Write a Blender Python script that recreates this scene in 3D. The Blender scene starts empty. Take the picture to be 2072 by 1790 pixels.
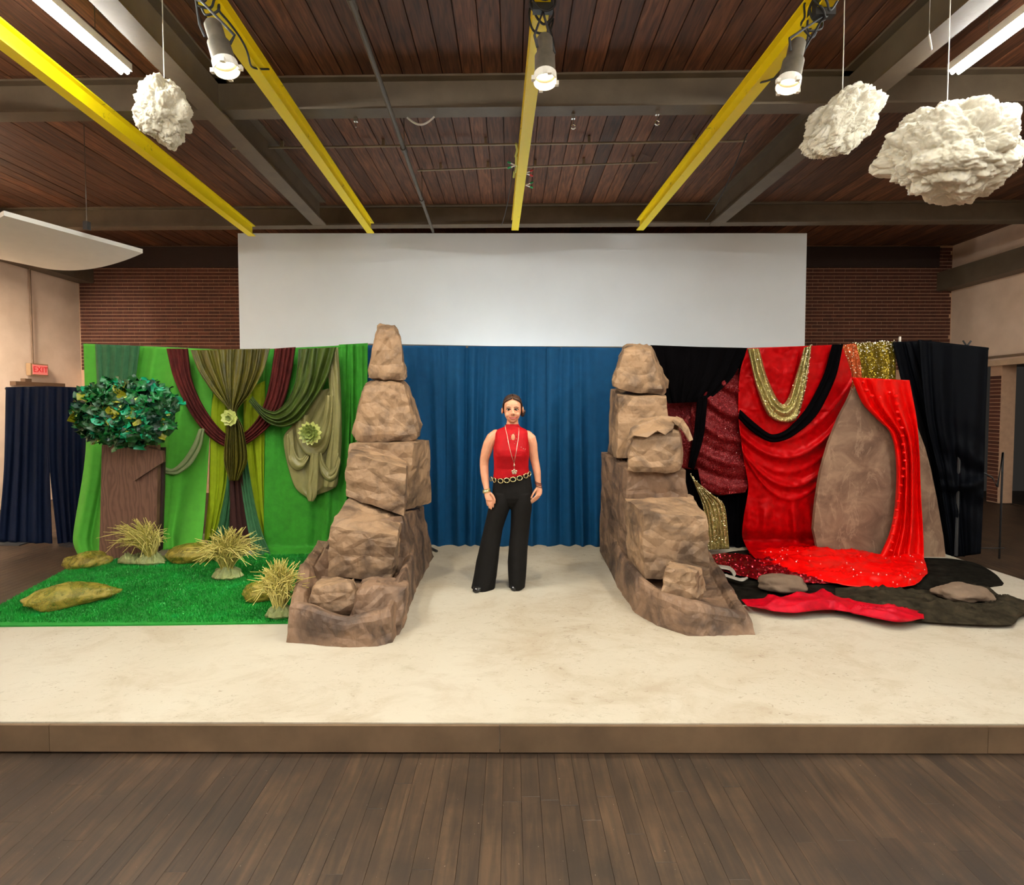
import bpy, bmesh, math, random
import numpy as np
from mathutils import Vector, Matrix, noise

# ---------------------------------------------------------------- camera, world, light, exposure
SC = bpy.context.scene
COL = SC.collection
F, CX, CY, CZ = 1050.0, 1036.0, 858.0, 1.725      # focal length in pixels, optical axis, eye height
PITCH = math.radians(2.07)
cd = bpy.data.cameras.new('camera'); cam = bpy.data.objects.new('camera', cd); COL.objects.link(cam)
cam.location = (0, 0, CZ); cam.rotation_euler = (math.pi/2 - PITCH, 0, 0)
cd.sensor_width = 36.0; cd.sensor_fit = 'HORIZONTAL'; cd.lens = 36.0*F/2072
cd.shift_y = -37.0/2072; cd.clip_start = 0.02; cd.clip_end = 60
SC.camera = cam
w = bpy.data.worlds.new('world'); SC.world = w; w.use_nodes = True
w.node_tree.nodes['Background'].inputs[0].default_value = (0.9, 0.8, 0.7, 1)
w.node_tree.nodes['Background'].inputs[1].default_value = 0.02
SC.view_settings.view_transform = 'Standard'
SC.view_settings.look = 'None'
SC.view_settings.gamma = 1.0
SC.view_settings.use_curve_mapping = False
SC.view_settings.exposure = 0.28
SC.cycles.max_bounces = 8
SC.cycles.use_denoising = True
SPOT_POWER, TUBE_EMIT = 115.0, 160.0

def area(name, loc, rot, sx, sy, power, color, spread=math.pi):
    l = bpy.data.lights.new(name, 'AREA'); l.shape = 'RECTANGLE'; l.size = sx; l.size_y = sy
    l.energy = power; l.color = color; l.spread = spread
    o = bpy.data.objects.new(name, l); COL.objects.link(o); o.location = loc; o.rotation_euler = rot
    return o
ADDED_FLOODS = [(-5.15, 7.4), (5.45, 7.4), (0.0, 7.2)]         # unseen flood lights added behind the drapes to brighten the partition and bricks
for x, y in ADDED_FLOODS: area('added_flood_lamp', (x, y, .36), (math.radians(118), 0, 0), .5, .2, 15 if x else 78, (0.97, 0.98, 0.97) if not x else (1.0, 0.88, 0.68))
TUBE_ROWS = []
for x in (-3.13, 3.58):                      # two rows of fluorescent battens that run on behind the viewer
    for y0 in (1.9, -0.9, -3.7):
        TUBE_ROWS.append((x, y0))
for x, ys in ((0.2, (-0.9, -3.7)), (-7.35, (4.7, 2.0)), (6.8, (-0.9, -3.7))):  # extra unseen battens added to brighten the walls and the partition
    for y0 in ys:
        TUBE_ROWS.append((x, y0))
LAMPS = [((455, 128), 3.32, (-0.3, 4.3, 0.1)), ((1103, 152), 3.45, (0.25, 3.9, 0.1)), ((1597, 162), 3.50, (0.7, 4.3, 0.1))]

def P(px, py, Y):
    a = (px-CX)/F; b = -(py-CY)/F
    dx, dy, dz = a, math.cos(PITCH)+b*math.sin(PITCH), b*math.cos(PITCH)-math.sin(PITCH)
    t = Y/dy
    return Vector((dx*t, Y, CZ+dz*t))
def PZ(px, py, z):
    a = (px-CX)/F; b = -(py-CY)/F
    dx, dy, dz = a, math.cos(PITCH)+b*math.sin(PITCH), b*math.cos(PITCH)-math.sin(PITCH)
    t = (z-CZ)/dz
    return Vector((dx*t, dy*t, z))

# ---------------------------------------------------------------- helpers
random.seed(7); rnd = random.random
def U(a, b): return a+(b-a)*random.random()
def N3(x, y, z=0.0): return noise.noise(Vector((x, y, z)))

def tag(o, label=None, cat=None, group=None, kind=None):
    if label: o['label'] = label
    if cat: o['category'] = cat
    if group: o['group'] = group
    if kind: o['kind'] = kind
    return o
def wloc(o):
    v = Vector((0, 0, 0))
    while o is not None: v = v+o.location; o = o.parent
    return v
def thing(name, loc, label=None, cat=None, group=None, kind=None):
    o = bpy.data.objects.new(name, None); COL.objects.link(o); o.location = loc; o.empty_display_size = 0.1
    return tag(o, label, cat, group, kind)
def mk(name, V, Fc, mat, parent=None, smooth=False, label=None, cat=None, group=None, kind=None, origin=None):
    """one mesh object from world-space vertices"""
    V = np.asarray(V, dtype=float)
    if parent is not None: o0 = np.array(wloc(parent)); 
    elif origin is not None: o0 = np.array(origin)
    else: o0 = np.array([(V[:, 0].min()+V[:, 0].max())/2, (V[:, 1].min()+V[:, 1].max())/2, V[:, 2].min()])
    me = bpy.data.meshes.new(name); me.from_pydata((V-o0).tolist(), [], Fc)
    if mat: me.materials.append(mat)
    if smooth: me.polygons.foreach_set('use_smooth', [True]*len(me.polygons))
    me.update()
    o = bpy.data.objects.new(name, me); COL.objects.link(o)
    if parent is not None: o.parent = parent
    else: o.location = o0
    return tag(o, label, cat, group, kind)

class MB:
    """collects shapes into one mesh"""
    def __init__(s): s.V = []; s.F = []
    def add(s, V, Fc):
        n = len(s.V); s.V += [tuple(v) for v in V]; s.F += [tuple(i+n for i in f) for f in Fc]; return s
    def box(s, c, d, M=None):
        x, y, z = d[0]/2, d[1]/2, d[2]/2; c = Vector(c)
        V = [Vector((sx*x, sy*y, sz*z)) for sz in (-1, 1) for sx, sy in ((-1, -1), (1, -1), (1, 1), (-1, 1))]
        if M is not None: V = [M @ v for v in V]
        return s.add([v+c for v in V], [(3, 2, 1, 0), (4, 5, 6, 7), (0, 1, 5, 4), (1, 2, 6, 5), (2, 3, 7, 6), (3, 0, 4, 7)])
    def beam(s, a, b, wd, ht, up=(0, 0, 1)):
        a = Vector(a); b = Vector(b); d = (b-a).normalized(); r = d.cross(Vector(up)).normalized(); u = r.cross(d)
        V = [p+r*sx*wd/2+u*sz*ht/2 for p in (a, b) for sx, sz in ((-1, -1), (1, -1), (1, 1), (-1, 1))]
        return s.add(V, [(3, 2, 1, 0), (4, 5, 6, 7), (0, 1, 5, 4), (1, 2, 6, 5), (2, 3, 7, 6), (3, 0, 4, 7)])
    def tube(s, pts, r, n=8, cap=True):
        pts = [Vector(p) for p in pts]; m = len(pts); rr = r if isinstance(r, (list, tuple)) else [r]*m
        V = []; prev = None
        for i, p in enumerate(pts):
            d = (pts[min(i+1, m-1)]-pts[max(i-1, 0)]).normalized()
            if prev is None:
                a = d.orthogonal().normalized()
            else:
                a = (prev-d*prev.dot(d)); a = a.normalized() if a.length > 1e-6 else d.orthogonal().normalized()
            prev = a; b = d.cross(a)
            V += [p+(a*math.cos(2*math.pi*k/n)+b*math.sin(2*math.pi*k/n))*rr[i] for k in range(n)]
        Fc = [(i*n+k, i*n+(k+1) % n, (i+1)*n+(k+1) % n, (i+1)*n+k) for i in range(m-1) for k in range(n)]
        if cap: Fc += [tuple(range(n-1, -1, -1)), tuple(range((m-1)*n, m*n))]
        return s.add(V, Fc)
    def lathe(s, prof, M, n=20, cap=False):
        V = [M @ Vector((r*math.cos(2*math.pi*k/n), r*math.sin(2*math.pi*k/n), z)) for r, z in prof for k in range(n)]
        m = len(prof)
        Fc = [(i*n+k, i*n+(k+1) % n, (i+1)*n+(k+1) % n, (i+1)*n+k) for i in range(m-1) for k in range(n)]
        if cap: Fc += [tuple(range(n-1, -1, -1)), tuple(range((m-1)*n, m*n))]
        return s.add(V, Fc)
    def loft(s, rings, cap=True):
        n = len(rings[0]); m = len(rings); V = [v for r in rings for v in r]
        Fc = [(i*n+k, i*n+(k+1) % n, (i+1)*n+(k+1) % n, (i+1)*n+k) for i in range(m-1) for k in range(n)]
        if cap: Fc += [tuple(range(n-1, -1, -1)), tuple(range((m-1)*n, m*n))]
        return s.add(V, Fc)
    def build(s, name, mat, parent=None, **k): return mk(name, s.V, s.F, mat, parent, **k)

# ---------------------------------------------------------------- materials
def srgb(r, g, b): return tuple(((c/255)/12.92 if c/255 <= 0.04045 else ((c/255+0.055)/1.055)**2.4) for c in (r, g, b))+(1,)
class MT:
    def __init__(s, name):
        s.m = bpy.data.materials.new(name); s.m.use_nodes = True; s.t = s.m.node_tree; s.b = s.t.nodes['Principled BSDF']
        s.tc = s.t.nodes.new('ShaderNodeTexCoord')
    def n(s, kind, **ins):
        nd = s.t.nodes.new(kind)
        for k, v in ins.items():
            if k in nd.inputs.keys(): nd.inputs[k].default_value = v
            else: setattr(nd, k, v)
        return nd
    def l(s, a, b): s.t.links.new(a, b)
    def mapped(s, sc=(1, 1, 1), gen='Object'):
        mp = s.n('ShaderNodeMapping'); mp.inputs['Scale'].default_value = sc; s.l(s.tc.outputs[gen], mp.inputs[0]); return mp.outputs[0]
    def noise(s, scale, detail=4, sc=(1, 1, 1), rough=0.6, dist=0):
        nd = s.n('ShaderNodeTexNoise'); nd.inputs['Scale'].default_value = scale; nd.inputs['Detail'].default_value = detail
        nd.inputs['Roughness'].default_value = rough; nd.inputs['Distortion'].default_value = dist
        s.l(s.mapped(sc), nd.inputs['Vector']); return nd.outputs['Fac']
    def voro(s, scale, feature='F1', sc=(1, 1, 1), out='Distance'):
        nd = s.n('ShaderNodeTexVoronoi'); nd.feature = feature; nd.inputs['Scale'].default_value = scale
        s.l(s.mapped(sc), nd.inputs['Vector']); return nd.outputs[out]
    def ramp(s, fac, stops):
        r = s.n('ShaderNodeValToRGB'); e = r.color_ramp.elements
        while len(e) < len(stops): e.new(0.5)
        for i, (p, c) in enumerate(stops): e[i].position = p; e[i].color = c if len(c) == 4 else tuple(c)+(1,)
        s.l(fac, r.inputs[0]); return r.outputs[0]
    def mix(s, fac, a, b, mode='MIX'):
        m = s.n('ShaderNodeMix'); m.data_type = 'RGBA'; m.blend_type = mode
        for v, i in ((fac, 0), (a, 6), (b, 7)):
            if hasattr(v, 'is_linked'): s.l(v, m.inputs[i])
            else: m.inputs[i].default_value = v
        return m.outputs[2]
    def bump(s, h, strength=0.3, dist=0.01, nrm=None):
        b = s.n('ShaderNodeBump'); b.inputs['Strength'].default_value = strength; b.inputs['Distance'].default_value = dist
        s.l(h, b.inputs['Height'])
        if nrm is not None: s.l(nrm, b.inputs['Normal'])
        return b.outputs[0]
    def col(s, v):
        if hasattr(v, 'is_linked'): s.l(v, s.b.inputs['Base Color'])
        else: s.b.inputs['Base Color'].default_value = v
    def set(s, **k):
        for a, v in k.items(): s.b.inputs[a.replace('_', ' ')].default_value = v
    def rndcol(s, cin, amt):
        oi = s.n('ShaderNodeObjectInfo'); hv = s.n('ShaderNodeHueSaturation')
        mr = s.n('ShaderNodeMapRange'); mr.inputs['To Min'].default_value = 1-amt; mr.inputs['To Max'].default_value = 1+amt
        s.l(oi.outputs['Random'], mr.inputs[0]); s.l(mr.outputs[0], hv.inputs['Value']); s.l(cin, hv.inputs['Color']); return hv.outputs[0]

def simple(name, c, rough=0.6, metal=0.0, var=0.12, scale=6, bump=0.0, bscale=40, spec=0.5, rnd_amt=0):
    t = MT(name); c = tuple(c)
    d = tuple(x*(1-var) for x in c[:3]); h = tuple(min(1, x*(1+var)) for x in c[:3])
    o = t.ramp(t.noise(scale), [(0.3, d), (0.7, h)])
    if rnd_amt: o = t.rndcol(o, rnd_amt)
    t.col(o); t.set(Roughness=rough, Metallic=metal)
    t.b.inputs['Specular IOR Level'].default_value = spec
    if bump: t.l(t.bump(t.noise(bscale, 5), bump, 0.01), t.b.inputs['Normal'])
    return t.m
def fabric(name, c, rough=0.75, var=0.15, sheen=0.3, weave=0.1, crease=0.0, spec=0.3, cscale=9, trans=0.0, tint=None, streak=None):
    t = MT(name); c = tuple(x*0.72 for x in c[:3]); d = tuple(x*(1-var) for x in c[:3]); h = tuple(min(1, x*(1+var)) for x in c[:3])
    t.col(t.ramp(t.noise(14, 6), [(0.3, d), (0.7, h)]))
    if tint: t.b.inputs['Specular Tint'].default_value = tuple(tint)+(1,)
    if streak: t.col(t.mix(t.ramp(t.noise(streak[0], 6, streak[1], .7, .4), [(0.35, (0, 0, 0)), (0.65, (1, 1, 1))]), tuple(x*.45 for x in c)+(1,), tuple(min(1, x*1.5) for x in c)+(1,)))
    t.set(Roughness=rough); t.b.inputs['Sheen Weight'].default_value = sheen; t.b.inputs['Sheen Tint'].default_value = tuple(h)+(1,)
    t.b.inputs['Specular IOR Level'].default_value = spec
    nr = t.bump(t.noise(160, 2), weave, 0.004)
    if crease: nr = t.bump(t.voro(cscale, 'DISTANCE_TO_EDGE'), crease, 0.01, nr)
    t.l(nr, t.b.inputs['Normal'])
    if trans: t.b.inputs['Transmission Weight'].default_value = trans
    return t.m
def sequin(name, c1, c2, scale=130, rough=0.28, metal=0.9):
    t = MT(name)
    vc = t.n('ShaderNodeTexVoronoi'); vc.inputs['Scale'].default_value = scale; t.l(t.mapped(), vc.inputs['Vector'])
    t.col(t.mix(vc.outputs['Color'], c1, c2)); t.set(Roughness=rough, Metallic=metal)
    sep = t.n('ShaderNodeSeparateColor'); t.l(vc.outputs['Color'], sep.inputs[0])
    mul = t.n('ShaderNodeVectorMath'); mul.operation = 'MULTIPLY_ADD'
    t.l(vc.outputs['Color'], mul.inputs[0]); mul.inputs[1].default_value = (0.9, 0.9, 0.9); mul.inputs[2].default_value = (-0.45, -0.45, -0.45)
    geo = t.n('ShaderNodeNewGeometry'); ad = t.n('ShaderNodeVectorMath'); ad.operation = 'ADD'
    t.l(geo.outputs['Normal'], ad.inputs[0]); t.l(mul.outputs[0], ad.inputs[1])
    nm = t.n('ShaderNodeVectorMath'); nm.operation = 'NORMALIZE'; t.l(ad.outputs[0], nm.inputs[0]); t.l(nm.outputs[0], t.b.inputs['Normal'])
    return t.m
def emit(name, c, strength):
    t = MT(name); t.col(c); t.b.inputs['Emission Color'].default_value = c; t.b.inputs['Emission Strength'].default_value = strength; return t.m

def plankwood(name, c_dark, c_mid, c_light, rough=0.55, amt=0.35, scuff=False):
    t = MT(name)
    oi = t.n('ShaderNodeObjectInfo'); off = t.n('ShaderNodeVectorMath'); off.operation = 'ADD'
    cm = t.n('ShaderNodeCombineXYZ'); ml = t.n('ShaderNodeMath'); ml.operation = 'MULTIPLY'; ml.inputs[1].default_value = 37
    t.l(oi.outputs['Random'], ml.inputs[0]); t.l(ml.outputs[0], cm.inputs[2]); t.l(ml.outputs[0], cm.inputs[0])
    geo = t.n('ShaderNodeNewGeometry'); t.l(geo.outputs['Position'], off.inputs[0]); t.l(cm.outputs[0], off.inputs[1])
    mp = t.n('ShaderNodeMapping'); mp.inputs['Scale'].default_value = (14, 1.2, 14); t.l(off.outputs[0], mp.inputs[0])
    ns = t.n('ShaderNodeTexNoise'); ns.inputs['Scale'].default_value = 2.5; ns.inputs['Detail'].default_value = 6; ns.inputs['Distortion'].default_value = 0.8
    t.l(mp.outputs[0], ns.inputs['Vector'])
    c = t.ramp(ns.outputs['Fac'], [(0.25, c_dark), (0.5, c_mid), (0.75, c_light)])
    c = t.rndcol(c, amt)
    if scuff:
        n2 = t.n('ShaderNodeTexNoise'); n2.inputs['Scale'].default_value = 3.0; n2.inputs['Detail'].default_value = 8; n2.inputs['Roughness'].default_value = 0.7
        t.l(geo.outputs['Position'], n2.inputs['Vector'])
        c = t.mix(t.ramp(n2.outputs['Fac'], [(0.42, (0, 0, 0)), (0.62, (0.75, 0.75, 0.75))]), c, c_dark)
        n3 = t.n('ShaderNodeTexNoise'); n3.inputs['Scale'].default_value = 90; n3.inputs['Detail'].default_value = 2
        t.l(geo.outputs['Position'], n3.inputs['Vector'])
        c = t.mix(t.ramp(n3.outputs['Fac'], [(0.74, (0, 0, 0)), (0.78, (0.5, 0.5, 0.5))]), c, (0.5, 0.45, 0.36, 1))
    t.col(c); t.set(Roughness=rough)
    t.l(t.bump(ns.outputs['Fac'], 0.15, 0.004), t.b.inputs['Normal'])
    return t.m

M = {}
M['ceil_wood'] = plankwood('ceiling wood', srgb(48, 26, 14), srgb(90, 54, 32), srgb(122, 77, 48), 0.6, 0.4)
M['floor_wood'] = plankwood('floor wood', srgb(36, 26, 16), srgb(58, 42, 27), srgb(76, 57, 38), 0.5, 0.26, True)
M['riser'] = simple('riser wood', srgb(100, 80, 59), 0.5, 0, 0.26, 3.5, 0.1, 30, rnd_amt=.06)
M['steel'] = simple('taupe painted steel', srgb(96, 83, 66), 0.55, 0, 0.15, 4, 0.1)
def yellow():
    t = MT('chipped yellow paint')
    c = t.mix(t.ramp(t.noise(7, 8, rough=0.75), [(0.62, (0, 0, 0)), (0.70, (.9, .9, .9))]), srgb(246, 222, 4), srgb(110, 98, 52))
    t.col(c); t.set(Roughness=0.45); t.l(t.bump(t.noise(30, 5), 0.15, 0.005), t.b.inputs['Normal']); return t.m
M['yellow'] = yellow()
M['black_metal'] = simple('black metal', (0.02, 0.02, 0.02), 0.5)
M['cable'] = simple('black rubber cable', (0.012, 0.012, 0.012), 0.6)
M['grey_pipe'] = simple('dull grey pipe', srgb(92, 84, 74), 0.5, 0.3)
M['pale_pipe'] = simple('pale conduit', srgb(150, 138, 118), 0.5, 0.2)
M['lamp_body'] = simple('worn grey lamp housing', srgb(120, 112, 98), 0.45, 0.5, 0.25, 12)
M['chrome'] = simple('bright metal', (0.75, 0.75, 0.72), 0.25, 0.9)
M['white_plastic'] = simple('white plastic', (0.75, 0.74, 0.7), 0.5)
M['tube'] = emit('lit fluorescent tube', (0.97, 0.98, 0.94, 1), TUBE_EMIT)
M['tube_added_wash'] = emit('added wall wash tube', (1.0, 0.90, 0.76, 1), TUBE_EMIT*4.5)  # stronger glow for the battens added to light the tan wall
M['lens'] = emit('lit lamp lens', (1.0, 0.85, 0.55, 1), 60)
M['collar'] = simple('pale lamp collar', (0.8, 0.76, 0.66), 0.5)
M['white_wall'] = simple('white painted screen', srgb(236, 245, 250), 0.7, 0, 0.02, 1.5)
def tanwall():
    t = MT('tan painted brick'); c = t.ramp(t.noise(3, 6), [(0.3, srgb(216, 188, 162)), (0.7, srgb(230, 203, 178))])
    t.col(c); t.set(Roughness=0.7)
    br = t.n('ShaderNodeTexBrick'); br.inputs['Scale'].default_value = 1.0
    br.inputs['Brick Width'].default_value = 0.21; br.inputs['Row Height'].default_value = 0.068; br.inputs['Mortar Size'].default_value = 0.006
    mp = t.n('ShaderNodeMapping'); mp.inputs['Rotation'].default_value = (math.pi/2, 0, math.pi/2); t.l(t.tc.outputs['Object'], mp.inputs[0]); t.l(mp.outputs[0], br.inputs['Vector'])
    t.l(t.bump(br.outputs['Fac'], -0.2, 0.006), t.b.inputs['Normal']); return t.m
M['tan_wall'] = tanwall()
M['mortar'] = simple('pale mortar', srgb(186, 148, 118), 0.9, 0, 0.1, 10)
M['brick'] = simple('red brown brick', srgb(82, 42, 27), 0.85, 0, 0.25, 9, 0.2, 60, rnd_amt=0.3)
def stagepaint():
    t = MT('scuffed white stage paint')
    c = t.ramp(t.noise(0.9, 6), [(0.3, srgb(186, 180, 164)), (0.7, srgb(174, 165, 146))])
    s1 = t.ramp(t.noise(9, 12, (1, 1.6, 1), 0.8, 0.8), [(0.56, (0, 0, 0)), (0.68, (0.55, 0.55, 0.55))])
    area_ = t.ramp(t.noise(0.8, 3), [(0.34, (.12, .12, .12)), (0.62, (1, 1, 1))])
    c = t.mix(t.mix(1.0, s1, area_, 'MULTIPLY'), c, srgb(120, 100, 74))
    c = t.mix(t.ramp(t.noise(2.6, 8, (1, 1.4, 1), .7, .5), [(0.48, (0, 0, 0)), (0.68, (.38, .38, .38))]), c, srgb(140, 118, 88))
    s2 = t.ramp(t.noise(21, 9, (1, 1.7, 1), .72, 1.2), [(0.585, (0, 0, 0)), (0.66, (.75, .75, .75))])
    c = t.mix(t.mix(1.0, s2, area_, 'MULTIPLY'), c, srgb(112, 92, 68))
    c = t.mix(t.ramp(t.noise(34, 4), [(0.70, (0, 0, 0)), (0.76, (0.5, 0.5, 0.5))]), c, srgb(120, 104, 80))
    t.col(c); t.set(Roughness=0.55); t.l(t.bump(t.noise(18, 8), 0.08, 0.004), t.b.inputs['Normal']); return t.m
M['stage'] = stagepaint()
def paper(name, base, dark, seed):
    t = MT(name)
    c = t.ramp(t.noise(9, 6, rough=.7), [(0.3, tuple(x*0.84 for x in base[:3])), (0.7, base[:3])])
    c = t.mix(t.ramp(t.noise(3.4, 6, (1, 1, 1), 0.6, .6), [(0.44, (0, 0, 0)), (0.62, (0.9, 0.9, 0.9))]), c, dark)
    c = t.rndcol(c, 0.08)
    t.col(c); t.set(Roughness=0.6); t.b.inputs['Specular IOR Level'].default_value = 0.35
    nr = t.bump(t.voro(4.5, 'DISTANCE_TO_EDGE', (1, 1, 1.2)), 0.6, 0.07)
    nr = t.bump(t.voro(11, 'DISTANCE_TO_EDGE', (1.3, 1, 1)), 0.35, 0.025, nr)
    nr = t.bump(t.noise(5, 3, dist=.4, rough=.5), 0.4, 0.05, nr)
    t.l(nr, t.b.inputs['Normal']); return t.m
M['paper'] = paper('kraft paper', srgb(152, 124, 96), srgb(82, 66, 53), 0)
M['paper_dark'] = paper('sprayed kraft paper', srgb(134, 107, 85), srgb(68, 54, 45), 1)
# ---------------------------------------------------------------- the room
ST = 0.145                                     # stage height
XL, XR, YB, YF, ZC = -8.44, 8.57, 10.2, -6.0, 4.825
fl = mk('floor', [(XL-.3, YF, -.06), (XR+.3, YF, -.06), (XR+.3, YB+.3, -.06), (XL-.3, YB+.3, -.06), (XL-.3, YF, -.012), (XR+.3, YF, -.012), (XR+.3, YB+.3, -.012), (XL-.3, YB+.3, -.012)],
        [(3, 2, 1, 0), (4, 5, 6, 7), (0, 1, 5, 4), (1, 2, 6, 5), (2, 3, 7, 6), (3, 0, 4, 7)], M['floor_wood'], kind='structure', origin=(0, 0, 0))
PW = 0.083
bm_cache = {}
def plank(parent, x, y0, y1, z, wd, th, mat, name='plank'):
    key = (round(wd, 4), round(y1-y0, 3), th, mat.name)
    if key not in bm_cache:
        ln = y1-y0; b = 0.003 if th > .015 else 0.0010
        V = [(-wd/2, 0, -th), (wd/2, 0, -th), (wd/2, ln, -th), (-wd/2, ln, -th), (-wd/2, 0, -b), (wd/2, 0, -b), (wd/2, ln, -b), (-wd/2, ln, -b),
             (-wd/2+b, b, 0), (wd/2-b, b, 0), (wd/2-b, ln-b, 0), (-wd/2+b, ln-b, 0)]
        Fc = [(3, 2, 1, 0), (0, 1, 5, 4), (1, 2, 6, 5), (2, 3, 7, 6), (3, 0, 4, 7), (4, 5, 9, 8), (5, 6, 10, 9), (6, 7, 11, 10), (7, 4, 8, 11), (8, 9, 10, 11)]
        me = bpy.data.meshes.new(name); me.from_pydata(V, [], Fc); me.materials.append(mat); bm_cache[key] = me
    o = bpy.data.objects.new(name, bm_cache[key]); COL.objects.link(o); o.parent = parent; o.location = (x, y0, z); return o
random.seed(3)
for i in range(-33, 34):                       # strip floor in front of the stage, board by board
    y = 1.55+U(-0.5, 0.0); 
    while y < 2.50:
        ln = random.choice((0.5, 0.75, 1.0, 1.3)); y1 = min(y+ln, 2.515)
        if 2.515-y1 < 0.15: y1 = 2.515
        y1 = round(y1, 2) if y1 < 2.5 else y1
        plank(fl, i*PW, y, y1-0.0005, U(-0.0004, 0.0003), PW-0.0006, 0.012, M['floor_wood']); y = y1
# filler boards under the rest of the room, joined: too far and too dark to tell apart
mb = MB()
for i in range(-100, 103):
    x = i*PW
    if x < XL or x > XR: continue
    if abs(i) > 33: mb.box((x, (1.0+YB)/2, -0.007), (PW-0.003, YB-1.0, 0.012))
    mb.box((x, (YF+1.0)/2, -0.007), (PW-0.003, 1.0-YF, 0.012))
    if abs(i) <= 33: mb.box((x, (6.3+YB)/2, -0.007), (PW-0.003, YB-6.3, 0.012))
mb.build('far_floorboards', M['floor_wood'], fl, kind='stuff')

ce = mk('ceiling', [(XL-.3, YF, ZC+.02), (XR+.3, YF, ZC+.02), (XR+.3, YB+.3, ZC+.02), (XL-.3, YB+.3, ZC+.02), (XL-.3, YF, ZC+.1), (XR+.3, YF, ZC+.1), (XR+.3, YB+.3, ZC+.1), (XL-.3, YB+.3, ZC+.1)],
        [(3, 2, 1, 0), (4, 5, 6, 7), (0, 1, 5, 4), (1, 2, 6, 5), (2, 3, 7, 6), (3, 0, 4, 7)], simple('dark roof deck', srgb(60, 36, 24), 0.8), kind='structure', origin=(0, 0, 0))
CW = 0.186
for i in range(-45, 47):
    x = i*CW
    for y0, y1 in ((2.6, 5.0), (5.0, YB)):
        o = plank(ce, x, y0, y1, ZC+U(-0.004, 0.004), CW-0.008, 0.02, M['ceil_wood'])
        o.rotation_euler = (0, math.pi, 0)
def slab(name, x0, x1, y0, y1, z0, z1, mat, kind='structure', parent=None):
    return MB().box(((x0+x1)/2, (y0+y1)/2, (z0+z1)/2), (x1-x0, y1-y0, z1-z0)).build(name, mat, parent, kind=kind)
wb = slab('wall_back', XL, XR, YB, YB+.25, 0, ZC+.02, M['mortar'])
# bricks: running bond, a header course every sixth; the 300 best lit ones singly, the rest joined
CH, BL = 0.0677, 0.209
best = []; rest = MB(); brick_me = {}
def brickmesh(ln):
    k = round(ln, 3)
    if k not in brick_me:
        b = MB().box((0, 0, 0), (ln, 0.02, 0.056)); me = bpy.data.meshes.new('brick'); me.from_pydata(b.V, [], b.F); me.materials.append(M['brick']); brick_me[k] = me
    return brick_me[k]
for sx0, sx1, side in ((XL+.02, -5.15, -1), (5.65, XR-.02, 1)):
    for r in range(int((ZC-2.45)/CH)):
        z = 2.45+r*CH; head = r % 6 == 3; ln = 0.100 if head else 0.199; st = 0.1045 if head else BL
        x = sx0-(st/2 if r % 2 else 0)
        while x < sx1:
            a, b2 = max(x, sx0), min(x+ln, sx1)
            if b2-a > 0.03:
                near = -b2 if side < 0 else a
                best.append((abs((a+b2)/2 - (-5.45 if side < 0 else 5.75))+abs(z-2.75)*1.6 + (0 if z > 2.68 else 5), a, b2, z))
            x += st
best.sort()
for k, (sc_, a, b2, z) in enumerate(best):
    if k < 298:
        o = bpy.data.objects.new('brick', brickmesh(b2-a)); COL.objects.link(o); o.parent = wb
        o.location = Vector(((a+b2)/2, YB+U(-0.002, 0.002), z))-wb.location
    else: rest.box(((a+b2)/2, YB, z), (b2-a, 0.02, 0.056))
rest.build('far_bricks', M['brick'], wb, kind='stuff')
wl = slab('wall_left', XL-.25, XL, YF, YB+.25, 0, ZC+.02, M['tan_wall'])
slab('wall_front', XL, XR, YF-.2, YF, 0, ZC+.02, M['tan_wall'])
# right wall: upper tan band, ledge, brick pier and a dark opening below it
wr = slab('wall_right', XR, XR+.25, YF, YB+.25, 2.50, ZC+.02, M['tan_wall'])
slab('wall_right_end', XR, XR+.25, 9.75, YB+.25, 0, 2.50, M['brick'])
pier = slab('wall_right_pier', XR, XR+.25, 9.10, 9.32, 0, 2.50, M['mortar'])
for r in range(int(2.3/CH)):
    bx = MB()
    o = bpy.data.objects.new('brick', brickmesh(0.199)); COL.objects.link(o); o.parent = pier; o.rotation_euler = (0, 0, math.pi/2)
    o.location = Vector((XR-0.002, 9.21, 0.05+r*CH))-pier.location
slab('wall_right_rear', XR, XR+.25, YF, 7.0, 0, 2.50, M['tan_wall'])
slab('trim_1', XR-.10, XR+.02, 6.5, YB, 2.42, 2.52, simple('cream ledge', srgb(190, 160, 130), 0.6))
slab('trim_2', XR-.03, XR+.02, 6.5, YB, 2.56, 2.60, simple('tan rail', srgb(120, 98, 76), 0.6))
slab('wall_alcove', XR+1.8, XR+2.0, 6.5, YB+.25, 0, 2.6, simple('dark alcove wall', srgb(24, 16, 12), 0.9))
slab('floor_alcove', XR+.25, XR+1.9, 6.5, YB+.25, -.05, -.002, M['floor_wood'])
slab('ceiling_alcove', XR+.25, XR+2, 6.5, YB+.25, 2.5, 2.6, M['steel'])
# beam over each side wall
slab('trim_3', XR-.30, XR, YF, YB, 3.95, 4.30, M['steel'])
slab('trim_4', XL, XL+.30, YF, YB, 4.10, 4.45, M['steel'])
slab('trim_5', XL+.3, XR-.3, YB-.06, YB-.012, 4.40, ZC-.03, simple('dark brown band', srgb(40, 24, 17), .85))  # dark brown strip along the top of the back wall
# white painted screen wall
scr = MB(); p0 = P(481, 473, 8.62); p1 = P(1633, 466, 8.62)
scr.box(((p0.x+p1.x)/2, 8.72, p0.z/2+.02), (p1.x-p0.x, 0.2, p0.z-0.02))
scr.build('screen_wall', M['white_wall'], label='large white painted partition wall behind the coloured drapes', cat='partition', kind='thing')

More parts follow.
